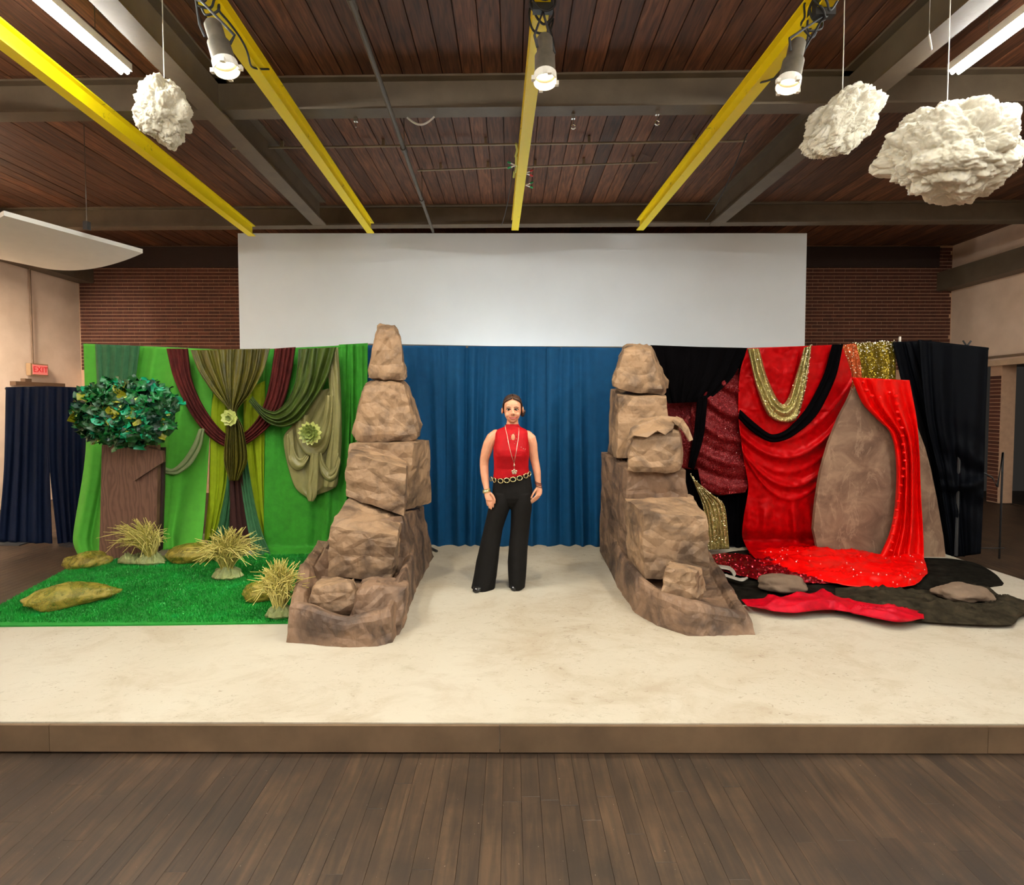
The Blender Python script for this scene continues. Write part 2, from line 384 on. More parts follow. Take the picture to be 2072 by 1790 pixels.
# ---------------------------------------------------------------- steel beams
def ibeam(name, a, b, depth, fw, mat, label, cat='beam', group=None, tf=0.02, tw=0.014, lips=None):
    """a, b: centre of the underside at both ends; flanges and web are parts"""
    a = Vector(a); b = Vector(b); up = Vector((0, 0, 1))
    t = thing(name, (a+b)/2, label, cat, group, 'thing')
    MB().beam(a+up*tf/2, b+up*tf/2, fw, tf).build('bottom_flange', mat, t)
    MB().beam(a+up*(depth-tf/2), b+up*(depth-tf/2), fw, tf).build('top_flange', mat, t)
    MB().beam(a+up*depth/2, b+up*depth/2, tw, depth-2*tf).build('web', mat, t)
    return t
HB = 2.79
bt = ibeam('steel_beam', (-8.4, 5.20, CZ+HB), (8.5, 4.88, CZ+HB), 0.31, 0.17, M['steel'], 'taupe steel cross beam nearest the viewer, above the three lit stage lamps')
bt2 = ibeam('steel_beam', (-8.4, 8.35, CZ+HB), (8.5, 8.0, CZ+HB), 0.31, 0.17, M['steel'], 'taupe steel cross beam at the far end, just above the white partition')
ibeam('steel_beam', (-2.72, 2.4, CZ+HB-.05), (-2.93, 8.0, CZ+HB-.05), 0.36, 0.20, M['steel'], 'taupe lengthwise steel girder between the small tall cloud and the lit lamp', group='lengthwise girders')
ibeam('steel_beam', (3.22, 2.4, CZ+HB-.05), (3.10, 8.0, CZ+HB-.05), 0.36, 0.20, M['steel'], 'taupe lengthwise steel girder running behind the slanted slim cloud', group='lengthwise girders')
# small bolted lugs along the first cross beam
HY = 2.60
yel = [((0, 90), (510, 478), 'yellow I-beam nearest the left wall, ending over the partition corner'),
       ((410, 0), (750, 472), 'yellow I-beam carrying the lit lamp beside the taupe girder'),
       ((1098, 0), (1042, 466), 'yellow I-beam in the middle, carrying a lit lamp and spring clamps'),
       ((1682, 0), (1295, 466), 'yellow I-beam carrying the lit lamp nearest the slanted slim cloud')]
YB_END = []
for (a, b, lab) in yel:
    pa = PZ(a[0], a[1], CZ+HY); pb = PZ(b[0], b[1], CZ+HY); d = (pa-pb); pa = pa+d*(1.2/abs(d.y))
    YB_END.append((pa, pb))
    ibeam('yellow_beam', pa, pb, 0.16, 0.105, M['yellow'], lab, 'beam', 'yellow ceiling beams', 0.012, 0.012)
def on_yellow(i, y): 
    pa, pb = YB_END[i]; t = (y-pb.y)/(pa.y-pb.y); return pb+(pa-pb)*t
# sprinkler pipe, conduits
pa = PZ(712, 4, CZ+2.68); pb = PZ(876, 468, CZ+2.68); d = pa-pb; pa2 = pa+d*(1.0/abs(d.y))
t = thing('ceiling_pipe', (pa+pb)/2, 'dark grey pipe running lengthwise under the plank ceiling between two yellow beams', 'pipe')
MB().tube([pa2, pb], 0.022, 10).build('pipe', M['grey_pipe'], t)
for yy in (3.55, 5.55, 6.9):
    q = pb+(pa-pb)*((yy-pb.y)/(pa.y-pb.y)); MB().tube([q-Vector((0, .05, 0)), q+Vector((0, .05, 0))], 0.031, 10).build('coupling', M['grey_pipe'], t)
    MB().tube([q, q+Vector((0, 0, ZC-q.z))], 0.005, 6).build('hanger_rod', M['grey_pipe'], t)
for (x0, y0, x1, y1, h, r, lab) in ((470, 300, 1510, 285, 3.02, .013, 'thin pale conduit crossing the plank ceiling between the two cross beams'), (845, 345, 1330, 328, 3.02, .011, 'short thin conduit on the planks behind the longer conduit')):
    a = PZ(x0, y0, CZ+h); b = PZ(x1, y1, CZ+h)
    mb = MB().tube([a, b], r, 8)
    for k in range(5):
        q = a.lerp(b, (k+.5)/5); mb.box(q+Vector((0, 0, .04)), (0.03, 0.03, 0.07))
    mb.build('conduit', M['pale_pipe'], label=lab, cat='conduit', smooth=False)
# ---------------------------------------------------------------- lamps and tubes
for k, (x, y0) in enumerate(TUBE_ROWS):
    seen = y0 == 1.9
    t = thing('fluorescent_light', (x, y0+1.2, 4.45), ('lit white fluorescent batten beside the small tall cloud' if x < 0 else 'lit white fluorescent batten above the big round cloud') if seen else 'lit %s fluorescent batten %s' % ('hooded' if abs(x) > 5 else 'bare', {-7.35: 'added to wash the tan wall, ', 6.8: 'added in a row by the dark alcove, ', .2: 'added in a middle row, ', -3.13: 'in the row of the small tall cloud, ', 3.58: 'in the row of the big round cloud, '}[x]+('farthest from' if y0 < -3 else 'just behind' if y0 < 0 else 'level with' if y0 < 3 else 'ahead of')+' the viewer'), 'light', 'fluorescent battens')
    MB().box((x, y0+1.2, 4.46), (0.10, 2.42, 0.06)).build('housing', M['white_plastic'], t)
    for s in (-.026, .026): MB().tube([(x+s, y0+.01, 4.41), (x+s, y0+2.39, 4.41)], 0.015, 10).build('tube', M['tube_added_wash'] if x < -5 else M['tube'], t, smooth=True)
    if abs(x) > 5:
        for s in (-1, 1): hh = .34 if s*x < 0 else .13; MB().beam((x+s*.085, y0, 4.47-hh/2), (x+s*.085, y0+2.4, 4.47-hh/2), .006, hh).build('reflector_side', M['white_plastic'], t)  # hood sides of the added battens, deeper inward to shade drapes and floor
        for yy in (y0-.01, y0+2.41): MB().box((x, yy, 4.40), (.17, .006, .12)).build('reflector_end', M['white_plastic'], t)
    for yy in (y0+.3, y0+2.1): MB().tube([(x, yy, 4.48), (x, yy, ZC)], 0.003, 6).build('hanger_rod', M['grey_pipe'], t)
def orient(axis):
    z = Vector(axis).normalized(); x = z.orthogonal().normalized(); y = z.cross(x); return Matrix((x, y, z)).transposed().to_4x4()
lamp_lab = ['lit stage lamp under the yellow beam beside the taupe girder', 'lit stage lamp on the middle yellow beam', 'lit stage lamp wrapped in black cable near the slanted slim cloud']
for k, ((px, py), yy, aim) in enumerate(LAMPS):
    c = P(px, py, yy); ax = (Vector(aim)-c).normalized()
    ax = (ax+Vector((0, -0.28, -0.25))).normalized()
    Mx = Matrix.Translation(c) @ orient(ax)                      # +z of the local frame points along the beam
    t = thing('stage_lamp', c, lamp_lab[k], 'stage light', 'lit stage lamps on the yellow beams')
    MB().lathe([(0.0, -.27), (.04, -.268), (.052, -.25), (.052, -.15), (.066, -.13), (.068, -.02), (.072, -.015), (.072, 0.0), (.064, 0.0), (.061, -.03)], Mx, 24).build('housing', M['lamp_body'], t, smooth=True)
    MB().lathe([(0.0, -.022), (.035, -.018), (.0605, -.026)], Mx, 24).build('lens', M['lens'], t, smooth=True)
    cm = MB().lathe([(.074, -.005), (.077, .05), (.073, .05), (.070, -.005), (.074, -.005)], Mx, 24)
    for a in range(4):
        q = a*math.pi/2+.5; cm.box(Mx @ Vector((.080*math.cos(q), .080*math.sin(q), .04)), (.026, .026, .026))
    cm.build('colour_frame_holder', M['collar'], t)
    top = on_yellow(k+1, yy-.12)
    side = Mx.to_3x3() @ Vector((1, 0, 0)); mid = c-ax*0.15
    hang = Vector((top.x, mid.y, top.z))
    MB().tube([mid+side*.072, mid+side*.10+Vector((0, 0, .06)), hang+Vector((0, 0, -.04)), mid-side*.10+Vector((0, 0, .06)), mid-side*.072], 0.009, 6).build('yoke', M['black_metal'], t)
    MB().box(hang, (.13, .05, .09)).build('clamp', M['black_metal'], t)
    pts = []
    for q in range(40):
        a = q*0.8; pts.append(hang+Vector((.07*math.cos(a)+U(-.02, .02), -.13+q*.008+U(-.01, .01), .05+.10*math.sin(a)+U(-.02, .02))))
    loop0 = Vector(pts[-1])
    for q in range(14):
        f = q/13; pts.append(loop0+Vector((.05*math.sin(f*6)-.03*k, f*.75, -.12*math.sin(f*math.pi)-.04+.10*f)))
    fine = []
    for i_ in range(len(pts)-1):
        e0, e1_, e2_, e3_ = pts[max(i_-1, 0)], pts[i_], pts[i_+1], pts[min(i_+2, len(pts)-1)]
        for f_ in (0, .25, .5, .75): fine.append(e1_*1.0+((e2_-e0)*f_+(e0*2-e1_*5+e2_*4-e3_)*f_*f_+(e1_*3-e0-e2_*3+e3_)*f_**3)*.5)
    MB().tube(fine, 0.0075, 6).build('cable', M['cable'], t, smooth=True)
    l = bpy.data.lights.new('stage_lamp_light', 'SPOT'); l.energy = SPOT_POWER; l.color = (1.0, 0.84, 0.60); l.spot_size = math.radians(118); l.spot_blend = 0.7; l.shadow_soft_size = 0.05
    lo = bpy.data.objects.new('stage_lamp_light', l); COL.objects.link(lo); lo.location = c+ax*0.07
    lo.rotation_euler = (Vector(aim)-c).to_track_quat('-Z', 'Y').to_euler()
# hooks, tape and clamps in the ceiling
def hook(px, py, lab, ring):
    z = CZ+HB-.005; a = PZ(px, py, z)
    t = thing('ceiling_hook', a, lab, 'hook', 'small hooks under the cross beam')
    MB().box(a+Vector((0, 0, -.02)), (.035, .03, .04)).build('plate', M['chrome'], t)
    pts = [a+Vector((0, 0, -.04)), a+Vector((0, 0, -.09))]
    if ring: pts += [a+Vector((.022*math.sin(q*.7), 0, -.112+.022*math.cos(q*.7))) for q in range(0, 9)]
    MB().tube(pts, .006, 6).build('shank', M['chrome'], t)
hook(720, 238, 'small bright clip under the cross beam left of the dark pipe', False)
hook(1160, 232, 'small bright eye bolt under the cross beam right of the middle yellow beam', True)
hook(1330, 224, 'small bright hook under the cross beam near the cable-wrapped lamp', True)
a = PZ(824, 238, CZ+HB-.03); b = PZ(879, 236, CZ+HB-.03)
MB().tube([a.lerp(b, q/10)+Vector((0, 0, -.07*math.sin(math.pi*q/10))) for q in range(11)], 0.010, 8).build('white_cable_loop', M['white_plastic'], label='short white cable hanging in a loop under the cross beam', cat='cable')
gtip = simple('green rubber tip', (0.02, 0.45, 0.15), 0.5); rtip = simple('red rubber tip', (0.6, 0.03, 0.04), 0.5)
for (px, py, lab, m2, s) in ((1043, 334, 'spring clamp with green tips on the middle yellow beam', gtip, -1), (1063, 350, 'red-tipped spring clamp on the middle yellow beam', rtip, 1), (1064, 374, 'pale spring clamp lowest on the middle yellow beam', gtip, 1)):
    c = PZ(px, py, CZ+HY+.02)
    t = thing('spring_clamp', c, lab, 'clamp', 'spring clamps on the middle yellow beam')
    for dz in (-.02, .02):
        MB().tube([c, c+Vector((s*.05, 0, dz))], .008, 6).build('handle', M['chrome'], t)
        MB().tube([c+Vector((s*.05, 0, dz)), c+Vector((s*.085, 0, dz*1.7))], .010, 6).build('handle_tip', m2, t)
pts = [on_yellow(2, 5.35+q*.09)+Vector((-.075+U(-.015, .015), 0, .02+U(-.03, .03))) for q in range(9)]
MB().tube(pts, .012, 6).build('tape_bundle', simple('lime cord', (0.6, 0.62, 0.12), 0.6), label='bundle of pale lime cord tied to the middle yellow beam', cat='cord')
for (a_, b_, h0, h1, lab) in (((1040, 330), (1015, 455), HY+.1, HB-.02, 'thin black cable hanging beside the middle yellow beam near the clamps'), ((1512, 270), (1428, 445), HB-.05, HB-.1, 'thin dark cable looping past the girder behind the slanted slim cloud')):
    a = PZ(a_[0], a_[1], CZ+h0); b = PZ(b_[0], b_[1], CZ+h1)
    MB().tube([a.lerp(b, k/8)+Vector((0, 0, -.10*math.sin(math.pi*k/8))) for k in range(9)], .006, 6).build('ceiling_cable', M['cable'], label=lab, cat='cable', smooth=True)
a = P(1880, 70, 3.9); b = P(1885, 101, 3.9)
t = thing('pull_cord', a, 'thin white pull cord with a white handle hanging near the big round cloud', 'cord')
MB().tube([a, b], .007, 8).build('handle', M['white_plastic'], t); MB().tube([a, Vector((a.x, a.y, ZC))], .002, 5).build('string', M['white_plastic'], t)
for k, (x, y) in enumerate(ADDED_FLOODS):  # bodies of the unseen floods added to light the partition
    g = Vector((x, y, 0)); t = thing('added_flood_light', g, ['added unseen flood light on the floor behind the green sheets', 'added unseen flood light on the floor behind the black and gold drapes', 'added unseen flood light on the floor behind the blue velvet drapes'][k], 'light', 'added flood lights behind the drapes')
    Rx = Matrix.Rotation(math.radians(-62), 4, 'X')
    MB().box(g+Vector((0, -.03, .29)), (.56, .24, .07), Rx.to_3x3()).build('housing', M['black_metal'], t)
    MB().box(g+Vector((0, .008, .31)), (.50, .20, .01), Rx.to_3x3()).build('lens', emit('added flood lens', (1, .92, .78, 1), 3), t)
    for s in (-.3, .3): MB().beam(g+Vector((s, -.03, .29)), g+Vector((s, 0, .0)), .03, .01, (1, 0, 0)).build('leg', M['black_metal'], t)
    MB().box(g+Vector((0, 0, .008)), (.64, .3, .016)).build('base', M['black_metal'], t)
# ---------------------------------------------------------------- left wall fittings
def onleft(px, py):
    a = (px-CX)/F; Y = (XL+.0)/a; return P(px, py, Y)
q = onleft(71, 748)
t = thing('exit_sign', q, 'red exit sign box on the tan wall above the navy drape', 'sign')
MB().box(q+Vector((.04, 0, 0)), (.08, .34, .21)).build('case', simple('beige sign case', srgb(150, 118, 84), 0.6), t)
MB().box(q+Vector((.082, 0.01, 0)), (.006, .29, .17)).build('face', emit('lit pink sign face', srgb(225, 120, 110), 0.25), t)
fc = bpy.data.curves.new('lettering', 'FONT'); fc.body = 'EXIT'; fc.size = .14; fc.extrude = .001; fc.align_x = 'CENTER'; fc.align_y = 'CENTER'; fc.materials.append(emit('red sign lettering', srgb(200, 20, 30), 0.3))
fo = bpy.data.objects.new('lettering_curve', fc); COL.objects.link(fo); bpy.context.view_layer.update(); lme = bpy.data.meshes.new_from_object(fo.evaluated_get(bpy.context.evaluated_depsgraph_get())); bpy.data.objects.remove(fo)
fo = bpy.data.objects.new('lettering', lme); COL.objects.link(fo); fo.parent = t; fo.location = (.088, .01, 0); fo.rotation_euler = (math.pi/2, 0, math.pi/2)
a = onleft(64, 735); b = onleft(57, 545)
MB().tube([a+Vector((.02, 0, 0)), Vector((a.x+.02, a.y, ZC-.4))], .015, 8).build('wall_conduit', simple('tan painted conduit', srgb(110, 84, 62), 0.6), label='thin tan conduit on the tan wall rising from the red sign', cat='conduit')
a = onleft(20, 776); b = onleft(121, 779); z = (a.z+b.z)/2
t = thing('door_track', (a+b)/2, 'dark brown door head rail on the tan wall above the navy drape', 'rail')
MB().box(((a.x+.05), (a.y+b.y)/2, z), (.10, abs(b.y-a.y), .07)).build('rail', simple('brown rail', srgb(92, 66, 44), 0.6), t)
MB().box(((a.x+.05), a.y+.25*(b.y-a.y), z+.06), (.08, .12, .06)).build('closer', simple('brown closer', srgb(88, 64, 44), 0.6), t)
# hanging white acoustic panel (a shallow curved sheet)
c0 = PZ(8, 436, CZ+1.92); c1 = PZ(289, 512, CZ+1.92); c2 = PZ(165, 545, CZ+1.92)
e1 = (c1-c0); n1 = Vector((-e1.y, e1.x, 0)).normalized()
if n1.x > 0: n1 = -n1
t = thing('acoustic_panel', (c0+c1)/2, 'white bowed acoustic panel hanging over the navy drape', 'panel')
V = []; nu, nv = 16, 24
for zz in (0, .05):
    for j in range(nv):
        for i in range(nu):
            u = i/(nu-1); v = 2.6*j/(nv-1)
            V.append(c0+e1*u+n1*v+Vector((0, 0, zz-.208*v+.1023*v*v)))
Fc = []
for s in (0, 1):
    o_ = s*nu*nv
    for j in range(nv-1):
        for i in range(nu-1):
            q4 = (o_+j*nu+i, o_+j*nu+i+1, o_+(j+1)*nu+i+1, o_+(j+1)*nu+i); Fc.append(q4 if s else q4[::-1])
ring = [j for j in range(nu)]+[j*nu+nu-1 for j in range(1, nv)]+[(nv-1)*nu+i for i in range(nu-2, -1, -1)]+[j*nu for j in range(nv-2, 0, -1)]
for k in range(len(ring)): a_, b_ = ring[k], ring[(k+1) % len(ring)]; Fc.append((a_, b_, b_+nu*nv, a_+nu*nv))
pn = mk('sheet', V, Fc, simple('matt white panel', srgb(214, 212, 204), 0.8, 0, 0.03), t, smooth=False)
q = PZ(176, 466, CZ+1.94); MB().box(q+Vector((0, 0, .05)), (.05, .05, .09)).build('bracket', M['black_metal'], t)
MB().tube([q+Vector((0, 0, .08)), Vector((q.x, q.y, ZC))], .004, 6).build('hanging_wire', M['grey_pipe'], t)
q2 = c0+e1*.3+n1*1.9+Vector((0, 0, .02)); MB().tube([q2, Vector((q2.x, q2.y, ZC))], .004, 6).build('hanging_wire', M['grey_pipe'], t)

# ---------------------------------------------------------------- stage
SX0, SX1, SY0, SY1 = -4.15, 4.62, 2.527, 6.35
t_stage = thing('stage_platform', (0, 4.3, 0), 'low wide stage platform with scuffed white painted top and brown wooden front', 'stage')
# white patch to the right of the black cloths shows the stage reaching a little past its side line
V = [(-3.58, 2.545, 0), (0, 2.53, 0), (4.75, 2.515, 0), (4.62, 4.95, 0), (4.60, SY1, 0), (-4.58, SY1, 0), (-4.23, 4.98, 0)]
n = len(V); VV = [(x, y, .012) for x, y, z in V]+[(x, y, ST) for x, y, z in V]
mk('deck', VV, [tuple(range(n-1, -1, -1)), tuple(range(n, 2*n))]+[(i, (i+1) % n, n+(i+1) % n, n+i) for i in range(n)], M['stage'], t_stage)
for x0, x1 in ((-3.58, -2.3), (-2.297, -.062), (-.059, 2.35), (2.353, 4.75)):
    y = lambda x: 2.53-.0032*x
    MB().add([(x0, y(x0)-.018, .006), (x1, y(x1)-.018, .006), (x1, y(x1)-.001, .006), (x0, y(x0)-.001, .006), (x0, y(x0)-.018, ST-.006), (x1, y(x1)-.018, ST-.006), (x1, y(x1)-.001, ST-.006), (x0, y(x0)-.001, ST-.006)],
             [(3, 2, 1, 0), (4, 5, 6, 7), (0, 1, 5, 4), (1, 2, 6, 5), (2, 3, 7, 6), (3, 0, 4, 7)]).build('riser_board', M['riser'], t_stage)
# ---------------------------------------------------------------- cloth
zf = ST+.004
def spl(pts, n):
    pts = [np.array(p, float) for p in pts]
    if len(pts) == 2: return [pts[0]+(pts[1]-pts[0])*i/(n-1) for i in range(n)]
    d = [0]
    for a, b in zip(pts, pts[1:]): d.append(d[-1]+max(1e-6, np.linalg.norm(b-a)))
    out = []
    e = [2*pts[0]-pts[1]]+pts+[2*pts[-1]-pts[-2]]
    for i in range(n):
        s = d[-1]*i/(n-1); k = 0
        while k < len(d)-2 and s > d[k+1]: k += 1
        t = (s-d[k])/(d[k+1]-d[k]); p0, p1, p2, p3 = e[k], e[k+1], e[k+2], e[k+3]
        m1 = (p2-p0)*0.42; m2 = (p3-p1)*0.42
        out.append((2*t**3-3*t**2+1)*p1+(t**3-2*t**2+t)*m1+(-2*t**3+3*t**2)*p2+(t**3-t**2)*m2)
    return out
def pleats(n, amp, seed, top=0.35, warp=0.5, fine=0.25, wander=0.8):
    def f(u, v, px, py):
        ph = n*u+warp*N3(u*n*0.5+seed*3.1, v*wander, seed)+.6*N3(u*2+seed, v*wander*.6, seed+5)
        s = math.sin(2*math.pi*ph); s2 = math.sin(2*math.pi*(ph*2.3+seed))
        a = amp*(top+(1-top)*min(1, v*2.2))*(0.75+0.5*N3(u*n*.7, v*1.3, seed+9))
        return a*(s*abs(s)**0.2*0.8+fine*s2)
    return f
def ribbon_folds(n, amp, seed, round_=0.5):
    """lengthwise folds of a gathered swag, round in section"""
    def f(u, v, px, py):
        b = amp*round_*math.sin(math.pi*min(1, max(0, u)))*2.2
        return b+amp*math.sin(2*math.pi*(n*u+.35*N3(u*3, v*4, seed)))*(0.7+.4*N3(u*4, v*5, seed+2))+amp*.4*N3(u*n*2.2, v*3, seed+4)
    return f
def cloth(name, L, R, Y, nu, nv, mat, fold=None, parent=None, thick=0.005, **k):
    A = spl(L, nv); B = spl(R, nv); V = []
    for j in range(nv):
        v = j/(nv-1)
        for i in range(nu):
            u = i/(nu-1); p = A[j]*(1-u)+B[j]*u
            y = (Y(u, v) if callable(Y) else Y)-(fold(u, v, p[0], p[1]) if fold else 0)
            V.append(P(p[0], p[1], y))
    Fc = [(j*nu+i, j*nu+i+1, (j+1)*nu+i+1, (j+1)*nu+i) for j in range(nv-1) for i in range(nu-1)]
    o = mk(name, V, Fc, mat, parent, smooth=True, **k)
    if thick:
        s = o.modifiers.new('thickness', 'SOLIDIFY'); s.thickness = thick; s.offset = 0
    return o
def floorcloth(name, back, front, nu, nv, mat, z0, amp, seed, scale=6, parent=None, thick=0.005, ridge=0.0, **k):
    """cloth lying on the stage between two ground outlines (both given left to right)"""
    A = spl(back, nu); B = spl(front, nu); V = []
    for j in range(nv):
        v = j/(nv-1)
        for i in range(nu):
            u = i/(nu-1); g = PZ(*(A[i]*(1-v)+B[i]*v), z0)
            e = min(1, 6*min(u, 1-u, v+.02, 1-v+.02))
            wx, wy = g.x+.18*N3(g.x*3, g.y*3, seed+11), g.y+.12*N3(g.x*3, g.y*3, seed+12)
            h = amp*max(0, .45+.7*N3(wx*scale*.35, wy*scale, seed))*e
            h += amp*.55*max(0, 1-abs(N3(wx*scale*.5, wy*scale*1.3, seed+3))*4)**2*e
            if ridge: h += ridge*e*max(0, 1-abs(N3(wx*scale*.9, wy*scale*1.2, seed+8))*5)**2
            V.append(g+Vector((0, 0, h)))
    Fc = [(j*nu+i, (j+1)*nu+i, (j+1)*nu+i+1, j*nu+i+1) for j in range(nv-1) for i in range(nu-1)]
    o = mk(name, V, Fc, mat, parent, smooth=True, **k)
    if thick: s = o.modifiers.new('thickness', 'SOLIDIFY'); s.thickness = thick; s.offset = 0
    return o
M['blue'] = fabric('blue velvet', srgb(0, 72, 118), 0.75, 0.10, 0.15, spec=.2)
M['navy'] = fabric('navy drape', srgb(3, 16, 40), 0.8, 0.1, 0.05, spec=.1)
M['green'] = fabric('bright green cotton', srgb(86, 178, 54), 0.85, 0.08, 0.15, 0.15)
M['green2'] = fabric('embossed green cotton', srgb(52, 146, 34), 0.8, 0.16, 0.15, 0.3, 0.25, cscale=30)
M['sea'] = fabric('sea green sheer', srgb(50, 104, 64), 0.75, 0.2, 0.05)
M['chart'] = fabric('chartreuse cotton', srgb(158, 180, 12), 0.8, 0.1)
M['maroon'] = fabric('maroon crinkle cloth', srgb(92, 34, 30), 0.85, 0.2, 0.05, 0.3, spec=.15, streak=(10, (1, 1, .25)))
M['brown'] = fabric('dark brown cloth', srgb(62, 30, 26), 0.85, 0.1)
M['olive'] = fabric('olive crushed velvet', srgb(88, 82, 10), 0.5, 0.5, 0.25, 0.2, 0.3, 0.4, 22, streak=(13, (1, 1, .25)))
M['moss'] = fabric('moss green velvet', srgb(62, 82, 18), 0.5, 0.4, 0.3, 0.2, 0.15, 0.4, streak=(12, (1, 1, .4)))
M['satin'] = fabric('sage satin', srgb(150, 146, 92), 0.38, 0.1, 0.1, 0.05, 0.0, 0.6)
M['greysage'] = fabric('grey sage satin', srgb(150, 168, 118), 0.45, 0.1, 0.2)
M['black'] = fabric('black velvet', (0.0016, 0.0013, 0.0018), 0.9, 0.3, 0.0, spec=.03)
M['blackblue'] = fabric('black drape', (0.0014, 0.002, 0.0036), 0.65, 0.3, 0.0, spec=.06)
M['charcoal2'] = fabric('brown black floor cloth', (0.032, 0.025, 0.015), 0.9, 0.7, 0.0, 0.3, spec=.05)
M['charcoal'] = fabric('charcoal floor cloth', (0.009, 0.0078, 0.0055), 0.9, 0.8, 0.0, 0.3, spec=.04)
M['red'] = fabric('red panne velvet', srgb(184, 0, 5), 0.38, 0.25, 0.0, 0.15, 0.0, 0.6, 14, tint=(1, .12, .12))
M['redb'] = fabric('bright red satin', srgb(238, 2, 2), 0.34, 0.12, 0.0, 0.1, 0.0, 0.6, tint=(1, .25, .2))
M['crimson'] = fabric('crimson velvet', srgb(186, 0, 24), 0.5, 0.35, 0.0, 0.2, 0.2, 0.5, 18, tint=(1, .2, .3))
M['gold'] = sequin('gold sequins', srgb(132, 122, 72), srgb(214, 202, 136), 150, .32, .75)
M['redseq'] = sequin('dark red sequins', srgb(70, 0, 5), srgb(128, 1, 9), 170, 0.4, 0.5)
M['redseq2'] = sequin('red foil sequins', srgb(50, 0, 6), srgb(170, 8, 22), 60, 0.3, 0.7)
def olivegold():
    return sequin('olive gold sequins', srgb(92, 78, 14), srgb(150, 128, 30), 150, 0.3, 0.8)
M['ogold'] = olivegold()
M['rust'] = sequin('rust sheer sequins', srgb(150, 52, 20), srgb(196, 96, 36), 150, 0.4, 0.5)
def ST_front(px, py): return PZ(px, py, ST).y

# blue drapes across the back, hung on a pole
YC = 5.80
for k, (x0, x1, xb0, xb1, n_, lab) in enumerate(((738, 905, 742, 903, 5, 'blue velvet drape panel beside the taller cone-topped rock tower'), (903, 1108, 900, 1108, 7, 'blue velvet drape panel directly behind the standing woman'), (1106, 1342, 1106, 1345, 8, 'blue velvet drape panel between the woman and the right-hand rock tower'))):
    yt = lambda x: 698+ (x-740)*0.010
    nn = 16
    bot = 1106
    f = pleats(n_*.8, .062, 20+k, 0.45, .9, .10, .35)
    A = [(x0, yt(x0)), (x0, 900), (xb0, bot)]; B = [(x1, yt(x1)), (x1, 900), (xb1, bot+3)]
    cloth('blue_drape', A, B, lambda u, v: YC+.01*math.sin(u*9), 150, 60, M['blue'], f, label=lab, cat='drape', group='blue velvet drapes')
pl = MB(); pts = [P(x, y, 5.84) for x, y in ((168, 698), (330, 704), (480, 711), (620, 706), (745, 698), (1000, 703), (1260, 704), (1500, 708), (1640, 703), (1812, 693))]
t = thing('drape_pole', pts[4], 'long metal drape pole and uprights holding up the coloured cloths', 'drape support')
MB().tube(pts, .017, 8).build('crossbar', M['grey_pipe'], t, smooth=True)
for q in (0, 2, 4, 6, 7, 9):
    MB().tube([pts[q]+Vector((0, .06, 0)), Vector((pts[q].x, pts[q].y+.06, ST))], .02, 8).build('upright', M['grey_pipe'], t)
    MB().box((pts[q].x, pts[q].y+.06, ST+.005), (.35, .35, .01)).build('base_plate', M['black_metal'], t)
g = P(1821, 690, 5.84); MB().tube([g+Vector((0, 0, -.03)), g+Vector((0, 0, .05))], .012, 8).build('pole_cap', M['chrome'], t, label='bright cap on the pole end')
t = MB(); g = PZ(884, 1117, ST); t.tube([g+Vector((-.12, .18, .01)), g+Vector((0, 0, .012))], .014, 8)
t.build('stand_foot', M['black_metal'], label='black stand foot poking out beside the tall rock tower at the blue drape', cat='stand')

# navy drape by the left wall
YN = 6.45
for k, (L, R, lab) in enumerate(((((12, 783), (8, 950), (-4, 1096)), ((98, 781), (100, 940), (106, 1105)), 'navy drape panel standing by the tan wall, farther from the foliage tree'),
                                 (((96, 781), (100, 940), (118, 1110)), ((172, 784), (174, 950), (176, 1112)), 'navy drape panel by the tan wall, half behind the foliage tree'))):
    cloth('navy_drape', list(L), list(R), YN, 60, 40, M['navy'], pleats(4, .03, 40+k), label=lab, cat='drape', group='navy drapes by the tan wall')
g0 = P(12, 786, YN+.03); g1 = P(172, 786, YN+.03)
t = thing('drape_stand', (g0+g1)/2, 'dark pipe stand holding the navy drapes by the tan wall', 'drape support')
MB().tube([g0, g1], .016, 8).build('crossbar', M['grey_pipe'], t)
for q in (g0+Vector((.05, 0, 0)), g1-Vector((.05, 0, 0))):
    MB().tube([q+Vector((0, .04, 0)), Vector((q.x, q.y+.04, 0))], .018, 8).build('upright', M['grey_pipe'], t)
    MB().box((q.x, q.y+.04, .006), (.4, .4, .012)).build('base_plate', M['black_metal'], t)

# green cloths, left half
YG = 5.70
def lean(y0, y1): return lambda u, v: y0+(y1-y0)*v**2
cloth('green_cloth', [(169, 695), (173, 820), (174, 900), (168, 960), (153, 1050), (148, 1095), (160, 1128)], [(445, 707), (430, 800), (420, 950), (414, 1040), (408, 1105)], lean(YG, 5.42), 150, 80, M['green'], pleats(4, .065, 1, .5, 1.0, .2, 1.2),
      label='bright green cotton sheet hanging behind the foliage tree', cat='drape', group='green backdrop sheets')
cloth('green_cloth', [(428, 707), (425, 900), (420, 1105)], [(560, 707), (552, 900), (548, 1112)], YG+.02, 70, 50, M['green'], pleats(4, .025, 2, .6), label='bright green sheet behind the tied olive velvet drape', cat='drape', group='green backdrop sheets')
cloth('green_cloth', [(538, 706), (536, 900), (534, 1050), (535, 1131)], [(712, 698), (706, 900), (700, 1050), (690, 1134)], lambda u, v: YG-.02-(.28*max(0, v-.93)/.07 if v > .93 else 0)-.1*v, 130, 90, M['green2'], pleats(3, .030, 3, .6, .9, .2, .5), label='embossed green sheet with pressed creases behind the sage satin swag', cat='drape', group='green backdrop sheets')
